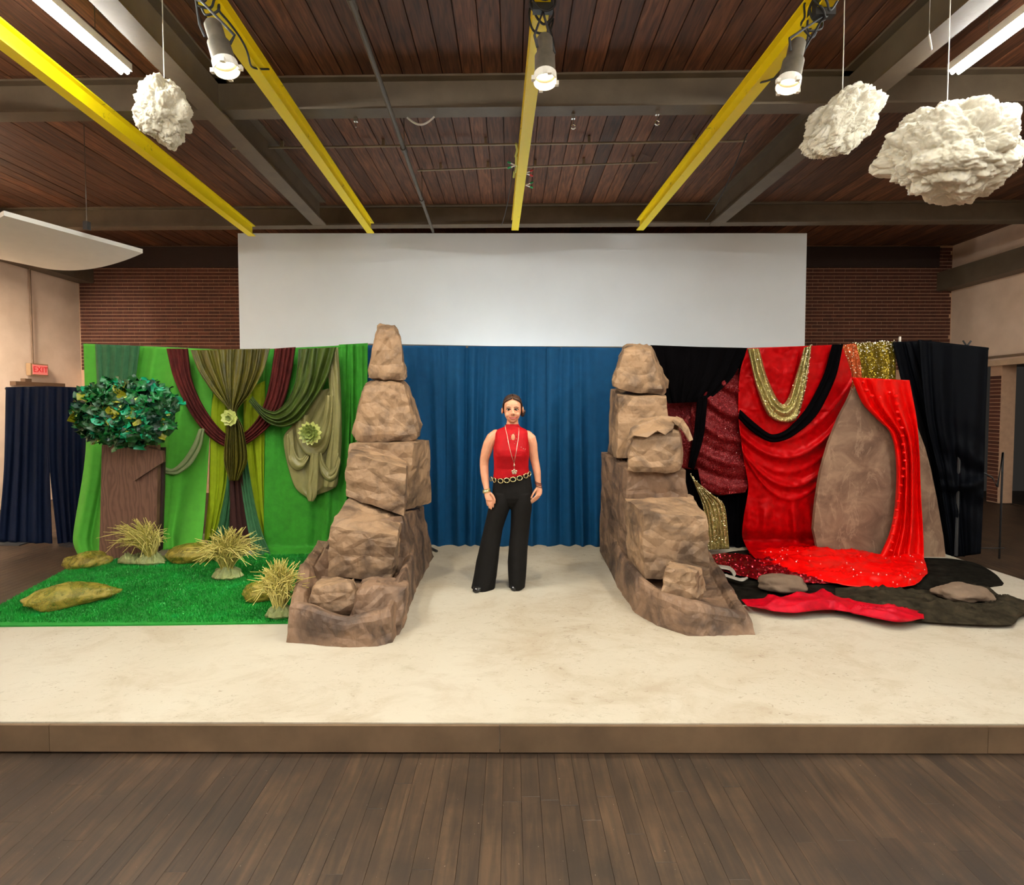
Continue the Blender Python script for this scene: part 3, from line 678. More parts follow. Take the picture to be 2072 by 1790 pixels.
cloth('green_cloth', [(686, 697), (688, 900), (690, 1120)], [(744, 694), (742, 900), (738, 1120)], YG-.03, 70, 60, M['green2'], pleats(3, .06, 4, .6, .6, .2), label='pleated green sheet beside the taller rock tower', cat='drape', group='green backdrop sheets')
cloth('sea_green_sheer', [(193, 696), (197, 780), (205, 880), (206, 1000)], [(283, 700), (275, 760), (255, 880), (250, 1000)], YG-.07, 70, 40, M['sea'], pleats(5, .02, 5, .7), label='sea green sheer panel hanging behind the leafy crown', cat='drape')
cloth('chartreuse_drape', [(440, 760), (428, 830), (424, 980), (413, 1095)], [(462, 790), (466, 880), (462, 980), (436, 1085)], YG-.06, 40, 50, M['chart'], pleats(2, .03, 6, .7), label='chartreuse drape to the left of the dark brown trunk cloth', cat='drape', group='chartreuse drapes')
cloth('chartreuse_drape', [(494, 790), (494, 880), (508, 1000), (534, 1110)], [(536, 770), (535, 880), (534, 1000), (542, 1120)], YG-.06, 40, 50, M['chart'], pleats(2, .03, 7, .7), label='chartreuse drape between the brown trunk cloth and the embossed green sheet', cat='drape', group='chartreuse drapes')
cloth('sea_green_sheer', [(463, 900), (458, 980), (444, 1050), (432, 1090)], [(474, 900), (474, 980), (470, 1060), (468, 1092)], YG-.09, 30, 40, M['sea'], pleats(2, .02, 8, .7), label='sea green sheer strip left of the dark brown trunk cloth', cat='drape', group='sea green strips')
cloth('sea_green_sheer', [(482, 900), (488, 980), (498, 1050), (512, 1125)], [(496, 900), (510, 990), (528, 1070), (553, 1132)], lean(YG-.09, 5.40), 30, 40, M['sea'], pleats(2, .02, 9, .7), label='sea green sheer strip right of the brown trunk cloth, trailing on the turf', cat='drape', group='sea green strips')
cloth('brown_cloth', [(464, 900), (465, 980), (465, 1050), (463, 1108)], [(490, 900), (492, 980), (500, 1050), (512, 1108)], YG-.10, 30, 40, M['brown'], pleats(2.5, .025, 10, .8), label='dark brown cloth gathered like a trunk under the tied olive velvet', cat='drape')
cloth('maroon_swag', [(337, 705), (352, 765), (385, 835), (420, 880), (458, 904), (500, 897), (545, 862), (572, 820), (588, 765), (598, 702)],
      [(380, 705), (388, 765), (405, 810), (430, 850), (458, 878), (490, 878), (520, 848), (538, 805), (548, 760), (556, 705)], YG-.13, 36, 140, M['maroon'], ribbon_folds(4.5, .022, 11), label='maroon cloth hung as a deep U-shaped swag over the green sheets', cat='swag')
cloth('olive_drape', [(386, 708), (402, 750), (432, 795), (462, 830), (458, 868), (453, 930), (464, 972)], [(546, 705), (533, 750), (508, 795), (479, 832), (492, 868), (500, 930), (482, 972)], lambda u, v: YG-.20-.05*math.sin(math.pi*v), 110, 90, M['olive'], pleats(7, .050, 12, .6, .8, .35), label='olive crushed velvet drape tied at the middle with a pale succulent flower', cat='drape')
cloth('moss_swag', [(680, 702), (662, 765), (634, 815), (604, 852), (570, 864), (538, 852), (503, 812)], [(604, 706), (598, 770), (580, 812), (556, 832), (534, 826), (519, 812), (511, 801)], YG-.24, 50, 110, M['moss'], ribbon_folds(4, .030, 13, .7), label='moss green velvet swag sweeping from the pole to the tied olive drape', cat='swag')
def ridge(x, w): return math.exp(-(x/w)**2)
ss = thing('sage_satin_swag', P(632, 1012, YG-.2), 'sage satin swag with cowl folds pinned by the larger succulent flower', 'swag')
cloth('back_panel', [(648, 790), (612, 840), (590, 862), (574, 885), (580, 932), (597, 985), (621, 1006)], [(688, 780), (690, 830), (690, 880), (688, 920), (684, 950), (680, 984), (634, 1004)], YG-.14, 50, 70, M['satin'], pleats(2.5, .012, 91, .8, .9, .2), parent=ss)
cloth('side_strip', [(657, 712), (664, 760), (670, 830), (667, 890), (660, 930), (655, 986)], [(684, 702), (690, 800), (691, 890), (688, 940), (683, 970), (679, 986)], YG-.19, 40, 90, M['satin'], ribbon_folds(1.6, .014, 92, .8), parent=ss)
cloth('cowl', [(597, 842), (602, 890), (618, 917), (640, 924), (661, 908), (673, 858), (676, 800)], [(626, 838), (628, 858), (634, 876), (641, 881), (648, 872), (655, 845), (660, 800)], YG-.20, 44, 90, M['satin'], ribbon_folds(1.7, .018, 93, .7), parent=ss)
cloth('cowl', [(577, 882), (583, 932), (597, 950), (613, 947), (626, 926)], [(592, 868), (597, 912), (604, 926), (612, 926), (622, 916)], YG-.18, 26, 60, M['satin'], ribbon_folds(1.3, .014, 94, .8), parent=ss)
cloth('cowl', [(640, 922), (649, 955), (664, 974), (681, 966), (690, 935)], [(650, 915), (657, 938), (667, 950), (677, 942), (684, 915)], YG-.21, 26, 60, M['satin'], ribbon_folds(1.3, .014, 95, .8), parent=ss)
cloth('tail', [(629, 916), (625, 960), (621, 1000), (624, 1014)], [(645, 916), (644, 960), (641, 1000), (634, 1014)], YG-.24, 20, 50, M['satin'], ribbon_folds(1.2, .012, 96, .9), parent=ss)
for k, (L, R) in enumerate(((((322, 946), (347, 956), (375, 940), (398, 905), (411, 866)), ((324, 940), (348, 948), (371, 930), (391, 898), (403, 868))), (((335, 958), (360, 959), (388, 938), (407, 905), (414, 868)), ((334, 953), (358, 953), (382, 932), (402, 900), (410, 867))))):
    if k == 0: ts = thing('sage_swag', P(350, 940, YG-.14), 'thin grey sage swag looping from the trunk board to the maroon swag', 'swag')
    cloth('strand', list(L), list(R), YG-.14-.01*k, 12, 50, M['greysage'], ribbon_folds(1.2, .008, 14+k, 1.2), parent=ts)

# red and black cloths, right half
cloth('black_drape', [(1338, 700), (1338, 900), (1340, 1112)], [(1530, 704), (1525, 900), (1520, 1118)], YG+.03, 90, 50, M['black'], pleats(7, .03, 60, .6), label='black drape hanging behind the dark red sequin swag', cat='drape')
cloth('red_sequin_drape', [(1345, 800), (1345, 880), (1350, 945)], [(1425, 790), (1420, 880), (1412, 950)], YG-.01, 40, 30, M['redseq'], pleats(2, .015, 61), label='dark red sequin panel right behind the upper blocks of the shorter tower', cat='drape')
def redswag(u, v, px, py):
    d = math.hypot(px-1500, (py-720)*.8)
    return .04*math.sin(math.pi*u)+.022*math.sin(d*.15)+.012*N3(px*.05, py*.05, 7)+.008*math.sin(d*.33+1)
cloth('red_sequin_swag', [(1405, 800), (1398, 840), (1404, 900), (1412, 950), (1424, 990), (1455, 1002)], [(1494, 745), (1497, 800), (1500, 870), (1512, 930), (1514, 975), (1508, 996)], YG-.10, 80, 100, M['redseq'], redswag, label='dark red sequin swag with curved folds beside the shorter rock tower', cat='swag')
cloth('black_swag', [(1316, 698), (1330, 760), (1345, 800), (1352, 816)], [(1511, 705), (1488, 755), (1462, 785), (1430, 812)], YG-.16, 70, 60, M['black'], pleats(6, .025, 62, .7), label='black cloth bunched over the pole above the dark red sequin swag', cat='swag')
cloth('black_scarf', [(1411, 800), (1405, 870), (1392, 945)], [(1432, 800), (1424, 880), (1404, 950)], YG-.20, 16, 40, M['black'], ribbon_folds(2, .01, 63), label='narrow black scarf hanging down beside the shorter rock tower', cat='scarf')
cloth('gold_sequin_cloth', [(1396, 958), (1408, 985), (1424, 1030), (1434, 1112)], [(1410, 975), (1440, 1000), (1466, 1025), (1476, 1110)], 5.45, 50, 60, M['gold'], pleats(5, .02, 64, .8), label='gold sequin cloth hanging low behind the large front rock box', cat='drape')
def redfolds(u, v, px, py):
    f = .012*N3(px*.03, py*.03, 21)+.006*N3(px*.1, py*.1, 22)
    if py < 830: f += .012*math.sin(px*.09+py*.01)*(py-700)/130
    # catenary folds of the gathered waist
    for (yc, wd, am, cx, cv) in ((926, 10, .060, 1588, .0058), (893, 9, .018, 1572, .0052), (984, 9, .050, 1600, .0075), (956, 7, .016, 1592, .0062), (1010, 6, .026, 1600, .010)):
        c = yc-cv*(px-cx)**2; e_ = (py-c)/wd; f += am*math.exp(-e_*e_)*(1 if e_ < 0 else math.exp(-e_*.8))
    f += .018*math.exp(-((px-(1520+.28*(py-760)))/8)**2)*(1 if 760 < py < 900 else 0)
    if py > 1000:
        k = min(1, (py-1000)/40); f += k*(.05*math.exp(-((px-(1602+.10*(py-1010)))/9)**2)+.03*math.exp(-((px-(1560-.25*(py-1010)))/10)**2)+.03*math.exp(-((px-(1632+.2*(py-1010)))/9)**2)+.012*math.sin(px*.2))
    t_ = max(0, min(1, (py-1070)/55)); t_ = t_*t_*(3-2*t_)
    return (f+.05*math.sin(math.pi*u))*(1-.6*t_)+t_*((YG-.13)-PZ(px, max(py, 1090), zf+.06).y)
cloth('red_velvet_drape', [(1512, 704), (1497, 755), (1494, 840), (1505, 930), (1514, 985), (1505, 1045), (1502, 1085), (1516, 1116), (1548, 1148)], [(1703, 697), (1724, 772), (1692, 850), (1672, 900), (1655, 960), (1647, 1020), (1644, 1065), (1668, 1100), (1712, 1124)], YG-.13, 150, 190, M['red'], redfolds, label='red panne velvet drape gathered in the middle and spilling to the floor', cat='drape')
cloth('gold_sequin_swag', [(1513, 705), (1530, 780), (1553, 838), (1582, 854), (1612, 846), (1630, 785), (1642, 699)], [(1536, 705), (1550, 758), (1570, 803), (1584, 818), (1597, 800), (1613, 752), (1627, 703)], YG-.24, 34, 120, M['gold'], ribbon_folds(2.5, .022, 65, .8), label='gold sequin swag looped in a U over the red velvet', cat='swag')
cloth('black_velvet_swag', [(1494, 846), (1520, 872), (1561, 894), (1602, 883), (1652, 840), (1690, 765), (1706, 696)], [(1497, 828), (1525, 853), (1560, 878), (1593, 868), (1632, 825), (1666, 760), (1684, 697)], YG-.21, 20, 100, M['black'], ribbon_folds(2, .012, 66), label='narrow black velvet swag looping under the gold sequin swag', cat='swag')
tg = cloth('gold_sequin_drape', [(1728, 695), (1740, 730), (1742, 790)], [(1808, 690), (1812, 730), (1812, 800)], YG-.06, 50, 40, M['ogold'], pleats(3, .012, 67), label='olive gold sequin panel hanging above the stone-painted canvas flat', cat='drape')
cloth('rust_sequin_drape', [(1698, 698), (1712, 740), (1722, 790)], [(1732, 694), (1742, 740), (1745, 800)], YG-.09, 30, 40, M['rust'], pleats(2, .012, 68), label='rust sheer sequin strip between the red velvet and the olive gold panel', cat='drape')
cloth('black_drape', [(1806, 692), (1830, 800), (1852, 900), (1885, 1120)], [(1885, 688), (1915, 800), (1940, 900), (1952, 1126)], lambda u, v: YG-.08, 60, 50, M['blackblue'], pleats(3, .035, 69, .6), label='black drape between the olive gold panel and the outer black drape', cat='drape', group='black drapes at the far side')
def knot(u, v, px, py):
    d = math.hypot(px-1950, (py-965)); f = .03*math.sin((py-.6*px)*.09)*math.exp(-((py-965)/70)**2)+.05*math.exp(-((py-(985-.004*(px-1930)**2))/10)**2)
    return f+pleats(3, .03, 70, .5)(u, v, px, py)
cloth('black_drape', [(1858, 687), (1875, 850), (1900, 960), (1925, 1128)], [(2000, 703), (1994, 850), (1990, 1000), (1984, 1120)], lambda u, v: 5.50-.25*u, 90, 80, M['blackblue'], knot, label='outer black drape with a tied-back fold, next to the dark alcove', cat='drape', group='black drapes at the far side')
# pole ends
g = P(1958, 703, 5.35)
t = thing('drape_pole', g, 'black stand with crossed pole ends sticking up above the outer black drape', 'drape support')
MB().tube([g+Vector((-.05, 0, .07)), g+Vector((.03, 0, -.04))], .008, 6).build('pole_end', M['black_metal'], t)
MB().tube([g+Vector((.05, .02, .07)), g+Vector((-.03, .02, -.04))], .008, 6).build('pole_end', M['black_metal'], t)
MB().tube([g+Vector((0, .06, 0)), Vector((g.x, g.y+.06, ST))], .016, 8).build('upright', M['black_metal'], t)
MB().tube([P(1862, 692, 5.56), P(2000, 706, 5.32)], .014, 8).build('crossbar', M['black_metal'], t)
# ---------------------------------------------------------------- canvas flat and its red drape
def canvas():
    t = MT('stone painted canvas'); c = t.ramp(t.noise(3.0, 9, (1, 1, 1.2), 0.6, .9), [(0.32, srgb(88, 64, 48)), (0.5, srgb(116, 90, 70)), (0.68, srgb(142, 116, 92))])
    c = t.mix(t.ramp(t.noise(7, 8, (1, 1, .35), .7, 1.6), [(0.55, (0, 0, 0)), (0.60, (.4, .4, .4)), (0.64, (0, 0, 0))]), c, srgb(168, 142, 116))
    t.col(c); t.set(Roughness=0.8); t.l(t.bump(t.noise(9, 8, dist=2), 0.3, 0.01), t.b.inputs['Normal']); return t.m
M['canvas'] = canvas()
yt0 = ST_front(1790, 1120)
def flatpoly(name, pts, Y, th, mat, parent=None, yfun=None, **k):
    n = len(pts); A = [P(x, y, Y+(yfun(y) if yfun else 0)) for x, y in pts]; B = [a+Vector((0, th, 0)) for a in A]
    return mk(name, A+B, [tuple(range(n)), tuple(range(2*n-1, n-1, -1))]+[(i+n, (i+1) % n+n, (i+1) % n, i) for i in range(n)], mat, parent, **k)
t = thing('canvas_flat', P(1775, 1118, 5.40), 'tall brown stone-painted canvas flat shaped like a pointed rock', 'scenery flat')
flatpoly('face', [(1741, 768), (1722, 800), (1698, 845), (1678, 895), (1662, 950), (1652, 1010), (1646, 1070), (1658, 1126), (1700, 1127), (1780, 1128), (1850, 1129), (1914, 1131), (1909, 1085), (1896, 1010), (1884, 950), (1872, 905), (1858, 868), (1842, 820), (1832, 775), (1800, 766)][::-1], 5.36, .04, M['canvas'], t)
for (xx) in (1720, 1850): MB().beam(P(xx, 1000, 5.41), Vector((P(xx, 1000, 5.41).x, 5.62, ST+.02)), .04, .04).build('brace', M['riser'], t)
t = thing('red_garland_drape', P(1838, 1120, 5.3), 'bright red satin drape with a row of shiny red domes over the canvas flat', 'drape')
def redg(u, v, px, py): return .035*math.sin(2*math.pi*(3.2*u+.4*N3(v*2, u*2, 31)))*(0.5+.5*min(1, v*3))+.03*math.sin(math.pi*u)+.01*N3(px*.06, py*.04, 33)
cloth('cloth', [(1723, 763), (1745, 815), (1775, 848), (1800, 873), (1811, 910), (1814, 965), (1810, 1030), (1800, 1078), (1783, 1118), (1776, 1135)], [(1840, 769), (1855, 850), (1861, 930), (1864, 1010), (1868, 1080), (1870, 1135)], lambda u, v: 5.30-.12*v**3, 80, 120, M['redb'], redg, parent=t)
dome = [(412, 315, 10), (430, 360, 12), (462, 395, 12), (507, 400, 10), (560, 375, 11), (600, 395, 11), (605, 440, 11), (608, 485, 10), (612, 525, 10), (632, 575, 9), (635, 620, 9), (640, 668, 9), (645, 715, 8), (648, 760, 8), (640, 805, 8), (636, 850, 8), (628, 900, 8), (620, 945, 8), (612, 990, 8), (603, 1040, 8), (594, 1085, 8), (587, 1130, 8), (580, 1175, 9), (577, 1222, 8), (570, 1268, 8)]
M['ornament'] = simple('shiny red dome', srgb(240, 16, 10), 0.15, 0.1, 0.05)
for (cx_, cy_, r_) in dome:
    px, py = 1600+cx_/2.797, 660+cy_/2.797; v = (py-763)/370
    c = P(px, py, 5.30-.12*v**3-.088); r = r_*.00165
    MB().lathe([(r, .012), (r*.95, .002), (r*.75, -.4*r), (r*.45, -.68*r), (0.0005, -.8*r)], Matrix.Translation(c) @ Matrix.Rotation(-math.pi/2, 4, 'X') @ Matrix.Scale(-1, 4, (0, 0, 1)) @ Matrix.Scale(-1, 4, (0, 0, 1)), 14).build('dome', M['ornament'], t, smooth=True)

# ---------------------------------------------------------------- cloths on the stage floor, right half
zf = ST+.004
floorcloth('charcoal_cloth', [(1425, 1140), (1470, 1118), (1560, 1112), (1700, 1122), (1820, 1128), (1915, 1130), (1975, 1140), (2012, 1160), (2031, 1180)], [(1500, 1222), (1560, 1226), (1640, 1222), (1720, 1215), (1800, 1212), (1870, 1200), (1930, 1192), (1985, 1190), (2028, 1184)], 150, 60, M['charcoal'], zf, .02, 80, 4, ridge=.012, label='charcoal cloth spread under the red velvet and out to a rounded lobe', cat='floor cloth')
floorcloth('charcoal_runner', [(1690, 1190), (1800, 1190), (1900, 1195), (1985, 1186), (2024, 1205), (2072, 1216), (2100, 1222)], [(1690, 1236), (1790, 1252), (1870, 1258), (1960, 1264), (2044, 1265), (2062, 1250), (2100, 1238)], 140, 40, M['charcoal2'], zf+.02, .055, 81, 4.5, ridge=.02, label='rumpled charcoal cloth at the stage side under the right-hand grey rock', cat='floor cloth')
floorcloth('red_sequin_floor_cloth', [(1430, 1122), (1500, 1122), (1560, 1130), (1640, 1150), (1700, 1168)], [(1442, 1150), (1500, 1165), (1560, 1178), (1640, 1180), (1700, 1182)], 90, 36, M['redseq2'], zf+.03, .035, 82, 9, ridge=.02, label='dark red foil sequin cloth lying on the charcoal cloth', cat='floor cloth')
floorcloth('red_velvet_train', [(1515, 1118), (1580, 1108), (1650, 1098), (1720, 1110), (1790, 1124), (1860, 1124), (1876, 1150)], [(1530, 1130), (1590, 1152), (1650, 1172), (1720, 1186), (1800, 1190), (1850, 1184), (1877, 1160)], 150, 60, M['redb'], zf+.045, .055, 83, 4.5, ridge=.018, label='bright red velvet train rumpled on the floor below the canvas flat', cat='floor cloth')
floorcloth('crimson_strip', [(1500, 1213), (1560, 1215), (1620, 1208), (1665, 1198), (1690, 1206), (1730, 1220), (1790, 1232), (1868, 1238)], [(1512, 1226), (1560, 1236), (1610, 1240), (1660, 1236), (1700, 1236), (1760, 1250), (1820, 1261), (1870, 1252)], 110, 26, M['crimson'], zf+.05, .06, 84, 5, ridge=.012, label='crimson velvet strip along the front edge of the charcoal cloth', cat='floor cloth')
for k, (a, b) in enumerate((([(1450, 1142), (1478, 1146), (1490, 1160)], [(1452, 1150), (1475, 1154), (1486, 1168)]), ([(1462, 1160), (1500, 1170), (1512, 1166)], [(1466, 1166), (1500, 1176), (1514, 1170)]))):
    floorcloth('tulle_scrap', a, b, 20, 8, M['greysage'] if False else simple('grey tulle', srgb(150, 145, 135), 0.7), zf+.055, .012, 85+k, 12, thick=.002, label=['grey tulle scrap by the sequin cloth edge, larger and farther back', 'grey tulle scrap nearer the front, thin and curling'][k], cat='cloth scrap', group='grey tulle scraps')

# sequin-like discs in bright colours, painted glints on the shiny cloths
def sparkle(parent, spots, r, mat, name='glint_discs'):
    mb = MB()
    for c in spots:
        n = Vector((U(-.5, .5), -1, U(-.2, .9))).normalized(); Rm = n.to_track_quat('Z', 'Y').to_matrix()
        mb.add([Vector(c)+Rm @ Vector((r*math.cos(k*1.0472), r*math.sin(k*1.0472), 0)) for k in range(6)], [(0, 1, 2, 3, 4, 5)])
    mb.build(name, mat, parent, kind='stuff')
random.seed(77)
def on_cloth(o, cnt, lift=.006, ok=None):
    vs = o.data.vertices; out = []
    L_ = wloc(o)
    while len(out) < cnt:
        v = vs[random.randrange(len(vs))]; q = L_+v.co
        if ok is None or ok(q): out.append(q+Vector((0, -lift, lift)))
    return out
GLINT_G = simple('painted gold glint', (1.0, .92, .62), .2, .3, .05); GLINT_R = simple('painted pink glint', (1.0, .55, .5), .2, .2, .05)
byname = {o.name: o for o in bpy.data.objects}
ztop = byname['gold_sequin_drape'].bound_box
sparkle(byname['gold_sequin_drape'], on_cloth(byname['gold_sequin_drape'], 190, .008, lambda q: q.z > 2.30 or rnd() < .25), .0055, GLINT_G)
sparkle(byname['rust_sequin_drape'], on_cloth(byname['rust_sequin_drape'], 60, .008), .005, GLINT_G)
sparkle(byname['gold_sequin_swag'], on_cloth(byname['gold_sequin_swag'], 130, .008, lambda q: q.x > 3.02 or rnd() < .12), .0055, GLINT_G)
sparkle(byname['gold_sequin_cloth'], on_cloth(byname['gold_sequin_cloth'], 110, .008), .005, GLINT_G)
sparkle(byname['red_velvet_train'], on_cloth(byname['red_velvet_train'], 80, .005), .005, GLINT_R)
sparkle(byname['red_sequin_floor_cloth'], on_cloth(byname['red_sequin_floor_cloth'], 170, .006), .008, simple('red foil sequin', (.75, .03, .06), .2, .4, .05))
sparkle(byname['red_sequin_swag'], on_cloth(byname['red_sequin_swag'], 36, .006), .0035, GLINT_R)
# ---------------------------------------------------------------- paper rocks
def crump(p, s, seed):
    q = Vector((p[0]*s+seed*7.3, p[1]*s+seed*3.7, p[2]*s+seed*1.9))
    d = noise.voronoi(q)[0]
    return d[1]-d[0]-.35+.6*noise.noise(q*.7)
def block(name, fr, bk, yf, yb, mat, seed, amp=.012, scale=6, cuts=13, smooth=4, bulge=0.03, parent=None, floor_z=None, **k):
    """paper-wrapped block: front and back faces as TL, TR, BR, BL outlines, each with its own distance left and right"""
    c8 = [P(fr[0][0], fr[0][1], yf[0]), P(fr[1][0], fr[1][1], yf[1]), P(fr[2][0], fr[2][1], yf[-1] if len(yf) < 4 else yf[2]), P(fr[3][0], fr[3][1], yf[0] if len(yf) < 4 else yf[3]),
          P(bk[0][0], bk[0][1], yb[0]), P(bk[1][0], bk[1][1], yb[1]), P(bk[2][0], bk[2][1], yb[-1] if len(yb) < 4 else yb[2]), P(bk[3][0], bk[3][1], yb[0] if len(yb) < 4 else yb[3])]
    bm = bmesh.new(); v = [bm.verts.new(c) for c in c8]
    for f in ((0, 1, 2, 3), (5, 4, 7, 6), (4, 0, 3, 7), (1, 5, 6, 2), (4, 5, 1, 0), (3, 2, 6, 7)): bm.faces.new([v[i] for i in f])
    cen = sum((Vector(c) for c in c8), Vector())/8
    rs_ = random.Random(seed*97+3)
    bmesh.ops.subdivide_edges(bm, edges=bm.edges[:], cuts=max(4, cuts//2), use_grid_fill=True)
    for _ in range(smooth//2): bmesh.ops.smooth_vert(bm, verts=bm.verts[:], factor=.5, use_axis_x=True, use_axis_y=True, use_axis_z=True)
    bmesh.ops.recalc_face_normals(bm, faces=bm.faces[:]); bm.normal_update()
    st_ = [(x, x.normal.copy()) for x in bm.verts]
    for x, nn in st_:                                   # coarse facets: every corner pushed in or out and sideways
        h = amp*.95*(crump(x.co, scale*.8, seed)+rs_.uniform(-.55, .75))+bulge*.35*(1+N3(x.co.x*2.5, x.co.z*2.5, seed+x.co.y))
        j = Vector((rs_.uniform(-1, 1), rs_.uniform(-1, 1), rs_.uniform(-1, 1)))*.008
        x.co += nn*(h+.006)+j
    bmesh.ops.triangulate(bm, faces=bm.faces[:], quad_method='SHORT_EDGE' if seed % 2 else 'ALTERNATE')
    bmesh.ops.subdivide_edges(bm, edges=bm.edges[:], cuts=2, use_grid_fill=True)
    bm.normal_update()
    st_ = [(x, x.normal.copy()) for x in bm.verts]
    for x, nn in st_: x.co += nn*(amp*.16*crump(x.co, scale*2.2, seed+5)+.0010*rs_.uniform(-1, 1))
    bmesh.ops.smooth_vert(bm, verts=bm.verts[:], factor=.25, use_axis_x=True, use_axis_y=True, use_axis_z=True)
    bm.normal_update()
    me_v = [x.co.copy() for x in bm.verts]; bm.verts.index_update()
    if floor_z is not None:
        for q in me_v: q.z = max(q.z, floor_z)
    Fc = [tuple(x.index for x in f.verts) for f in bm.faces]; bm.free()
    o = mk(name, me_v, Fc, mat, parent, smooth=False, **k)
    return o
G1 = 'blocks of the taller cone-topped rock tower'; G2 = 'blocks of the shorter right-hand rock tower'
pp, pd = M['paper'], M['paper_dark']
R = 'paper_rock'
def yS(px, py): return PZ(px, py, ST).y
# taller tower
block(R, [(690, 1062), (812, 1046), (840, 1194), (604, 1204)], [(722, 1012), (856, 1026), (876, 1126), (640, 1128)], (yS(604, 1204), yS(840, 1194)), (5.35, yS(876, 1126)), pd, 1, .009, 5, 16, 1, .01, floor_z=ST, label='big wedge-shaped brown paper rock at the rear base of the cone-topped tower', cat='rock', group=G1)
def prism(name, base, zt, inset, mat, seed, floor=.02, cuts=10, amp=.014, **k):
    """paper tray: ground outline (photo points), wall height per corner, sunken middle"""
    g = [PZ(x, y, ST) for x, y in base]; cen = sum(g, Vector())/len(g); n = len(g); per = []
    m = 9
    ring = []; zz = []
    for i in range(n):
        for q in range(m): ring.append(g[i].lerp(g[(i+1) % n], q/m)); zz.append(zt[i]+(zt[(i+1) % n]-zt[i])*q/m)
    N = len(ring); rows = []
    prof = [(0, 0), (0.012, .2), (0.02, .4), (0.024, .6), (.035, .8), (.06, .95), (.10, 1.02), (.15, 1.0), (inset, .92), (inset+.04, .78), (inset+.07, .64), (inset+.12, .56), (.5, .5), (.65, .5), (.85, .5)]
    for (ins, hf) in prof:
        row = []
        for i in range(N):
            p = ring[i].lerp(cen, ins); p = Vector((p.x, p.y, ST+zz[i]*hf*(1+.14*N3(p.x*4, p.y*4, seed)*min(1, hf))))
            h = crump(p, 5, seed)*amp+.5*amp*crump(p, 13, seed+2)+random.uniform(-.0025, .0035)
            out = (ring[i]-cen).normalized()
            p += out*h+Vector((0, 0, h*(.6 if hf > .8 or ins > .2 else 0)))
            p.z = max(p.z, ST+.001); row.append(p)
        rows.append(row)
    mb = MB(); mb.loft(rows, cap=True); mb.F = [t3 for f in mb.F for t3 in ([f] if len(f) != 4 else ([(f[0], f[1], f[2]), (f[0], f[2], f[3])] if random.random() < .5 else [(f[0], f[1], f[3]), (f[1], f[2], f[3])]))]
    o = mb.build(name, mat, **k)
    return o
prism('paper_rock_tray', [(578, 1300), (600, 1215), (640, 1150), (840, 1150), (842, 1192), (826, 1240), (795, 1300), (760, 1308), (700, 1310), (640, 1305)], [.24, .30, .30, .3, .30, .30, .22, .20, .18, .2], .22, pd, 3, label='long low crumpled paper base in front of the cone-topped tower', cat='rock', group=G1)
block(R, [(668, 1066), (802, 1084), (790, 1172), (664, 1166)], [(712, 1000), (812, 1042), (815, 1125), (700, 1112)], (4.12, 4.12), (4.55, 4.6), pp, 4, .008, 6, 14, 1, .01, label='box-like paper rock with sloping top standing in the front base of the cone-topped tower', cat='rock', group=G1)
block(R, [(706, 918), (822, 946), (815, 1042), (700, 1004)], [(722, 902), (824, 932), (826, 1005), (715, 975)], (4.48, 4.42), (4.85, 4.8), pp, 5, .010, 6, 12, 1, .01, label='tilted paper box jutting forward at mid height of the cone-topped tower', cat='rock', group=G1)
block(R, [(706, 899), (838, 897), (822, 1030), (704, 1000)], [(726, 893), (868, 891), (873, 1014), (722, 985)], (4.80, 4.78), (5.2, 5.15), pp, 6, .009, 5, 13, 1, .01, label='wide paper box at mid height of the cone-topped tower, behind the tilted box', cat='rock', group=G1)
block(R, [(742, 780), (816, 778), (848, 892), (714, 893)], [(744, 772), (822, 770), (855, 868), (722, 870)], (4.88, 4.88), (5.25, 5.25), pp, 7, .014, 6, 14, 6, .06, label='dome-shaped paper rock just under the cone of the taller tower', cat='rock', group=G1)
block(R, [(766, 664), (803, 670), (822, 770), (742, 767)], [(766, 657), (800, 660), (820, 756), (748, 756)], (4.95, 4.95), (5.25, 5.25), pp, 8, .014, 7, 12, 5, .03, label='cone-shaped twisted paper rock topping the taller tower', cat='rock', group=G1)
block(R, [(634, 1190), (712, 1180), (722, 1240), (622, 1244)], [(650, 1170), (716, 1172), (722, 1200), (640, 1205)], (3.60, 3.60), (3.95, 3.95), pp, 9, .012, 8, 11, 4, label='small paper rock lying in the front base of the cone-topped tower, nearer the turf', cat='rock', group=G1)
block(R, [(732, 1188), (822, 1186), (806, 1298), (700, 1298)], [(738, 1172), (826, 1172), (826, 1220), (735, 1220)], (3.58, 3.62, 3.50, 3.45), (3.95, 3.95), pd, 10, .020, 7, 13, 5, floor_z=ST, label='large crumpled lump at the very front of the cone-topped tower', cat='rock', group=G1)
# shorter tower
block(R, [(1268, 950), (1386, 952), (1400, 1150), (1268, 1146)], [(1219, 916), (1345, 905), (1352, 1110), (1213, 1113)], (4.55, 4.5), (5.30, 5.4), pd, 11, .009, 5, 16, 1, .01, floor_z=ST, label='tall wide paper rock forming the rear base of the shorter tower', cat='rock', group=G2)
prism('paper_rock_tray', [(1213, 1114), (1250, 1188), (1283, 1240), (1330, 1266), (1393, 1288), (1460, 1287), (1528, 1284), (1500, 1232), (1470, 1185), (1430, 1140), (1330, 1110)], [.36, .27, .26, .24, .21, .16, .12, .10, .12, .2, .3], .20, pd, 12, label='long low boat-shaped paper base in front of the shorter tower', cat='rock', group=G2)
block(R, [(1302, 1036), (1430, 1048), (1434, 1164), (1304, 1170)], [(1266, 1010), (1396, 1000), (1402, 1130), (1270, 1146)], (4.05, 4.05), (4.5, 4.6), pp, 13, .008, 6, 15, 1, .01, label='large square paper box standing in the base of the shorter tower', cat='rock', group=G2)
